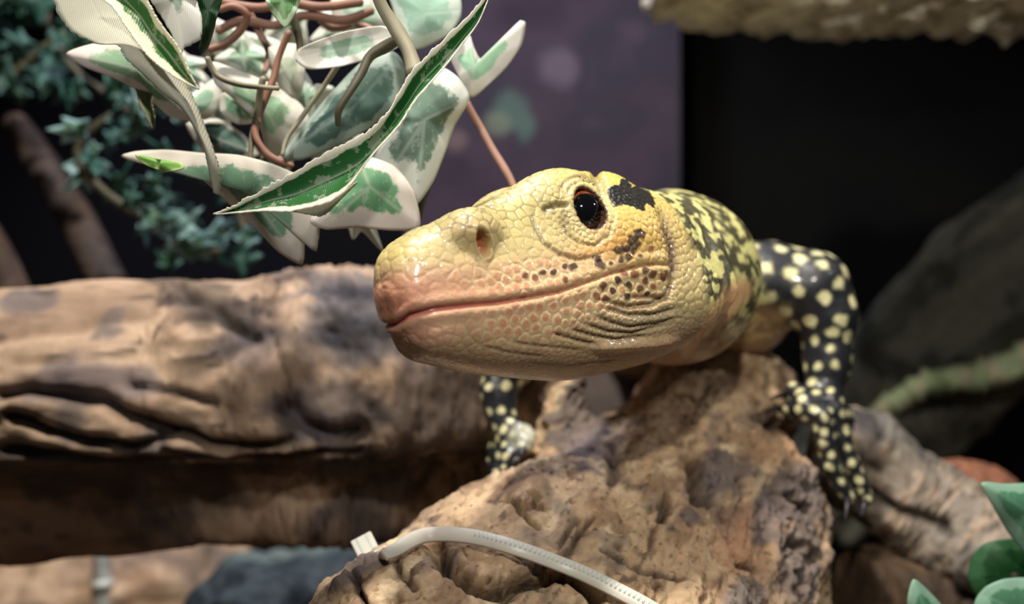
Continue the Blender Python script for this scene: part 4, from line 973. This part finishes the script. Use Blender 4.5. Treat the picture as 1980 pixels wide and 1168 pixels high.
# ---- dim teal ivy far behind at the left
def cluster(par, spots, seed):
    r = random.Random(seed)
    for (x, y, s_, a_, q_, d, ca, cb) in spots:
        pl = ivy_shape(x, y, s_, math.radians(a_), q_)
        fan_leaf(par, pl, (x, y), d, (r.uniform(-.8, .8), r.uniform(-.8, .8)), r.uniform(-.3, .5), ca, cb, [pl[0], pl[2], pl[10]], -.02, ring=5, nb=36, rip=.2)
B1 = thing('ivy_bush', P(60, -60, 34), 'dim blurred teal ivy in the upper left corner', 'artificial ivy')
B2 = thing('ivy_trail', P(400, 120, 32), 'blurred blue-green ivy trailing down behind the white-edged leaves', 'artificial ivy')
bpy.context.view_layer.update()
TE, TD, TP = (56, 100, 92), (32, 68, 44), (150, 186, 186)
r = random.Random(3)
s1 = [(r.uniform(-20, 250), r.uniform(-30, 190), r.uniform(38, 75), r.uniform(0, 360), r.uniform(.5, .9), r.uniform(32, 36), r.choice([TE, TD, (56, 96, 84)]), r.choice([TE, (84, 120, 112)])) for _ in range(34)]
cluster(B1, s1, 1)
path = [(430, 130), (330, 200), (230, 230), (180, 290), (210, 360), (290, 410), (380, 450), (450, 470), (400, 330), (470, 400), (300, 320), (340, 470), (420, 250)]
s2 = []
for k in range(46):
    x, y = r.choice(path); s2.append((x+r.uniform(-45, 45), y+r.uniform(-40, 40), r.uniform(38, 78), r.uniform(0, 360), r.uniform(.4, .8), r.uniform(29, 33), r.choice([TE, TD, (44, 88, 50)]), r.choice([TP, (90, 126, 124), (60, 100, 92)])))
cluster(B2, s2, 2)
for par, pts, d in ((B1, [(260, -60), (180, 40), (90, 90), (20, 150)], 34), (B1, [(120, -60), (90, 40), (150, 140), (220, 190)], 34.5), (B2, [(420, 90), (330, 190), (210, 230), (150, 290), (200, 370), (300, 430), (420, 490)], 31), (B2, [(400, 200), (390, 300), (450, 380), (480, 470)], 31.5)):
    v_, q_ = tube([P(x, y, d) for x, y in pts], [.14]*len(pts), 8, wob=.05); link('stem', v_, q_, M_stem_dark, par, v_[0])
# ---- glossy plant in the lower right corner
B3 = thing('ivy_sprig', P(1990, 1250, 22.5), 'soft-focus glossy green plant in the lower right corner', 'artificial plant')
bpy.context.view_layer.update()
J, JW = (92, 152, 118), (158, 200, 176)
fan_leaf(B3, [(1897, 934), (1940, 936), (2000, 936), (2060, 960), (2060, 1060), (2010, 1110), (1982, 1070), (1950, 1030), (1920, 980)], (1990, 990), 21.8, (.3, 0), .3, J, JW, [(1897, 934)], -.02)
fan_leaf(B3, [(1872, 1120), (1878, 1080), (1902, 1052), (1950, 1042), (2010, 1050), (2040, 1120), (2000, 1180), (1940, 1190), (1890, 1160)], (1960, 1110), 22.6, (.1, 0), .4, (22, 74, 34), (60, 110, 70), [(1880, 1130)], -.05)
fan_leaf(B3, [(1884, 1168), (1904, 1136), (1940, 1120), (1990, 1118), (2040, 1140), (2050, 1220), (1980, 1260), (1900, 1230)], (1970, 1180), 21.4, (.1, 0), .3, J, JW, [(1900, 1150)], -.02)
fan_leaf(B3, [(1754, 1190), (1756, 1150), (1766, 1120), (1790, 1138), (1820, 1170), (1850, 1220), (1800, 1250), (1764, 1230)], (1795, 1195), 21.4, (.2, 0), .2, J, JW, [(1766, 1120)], .0)
for pts in ([(1960, 1110), (1990, 1180), (2000, 1260)], [(1795, 1195), (1880, 1240), (1990, 1260)], [(1990, 990), (2010, 1110), (2000, 1260)]):
    v_, q_ = tube([P(x, y, 22.4) for x, y in pts], [.1]*len(pts), 8, wob=.03); link('stem', v_, q_, M_stem_dark, B3, v_[0])
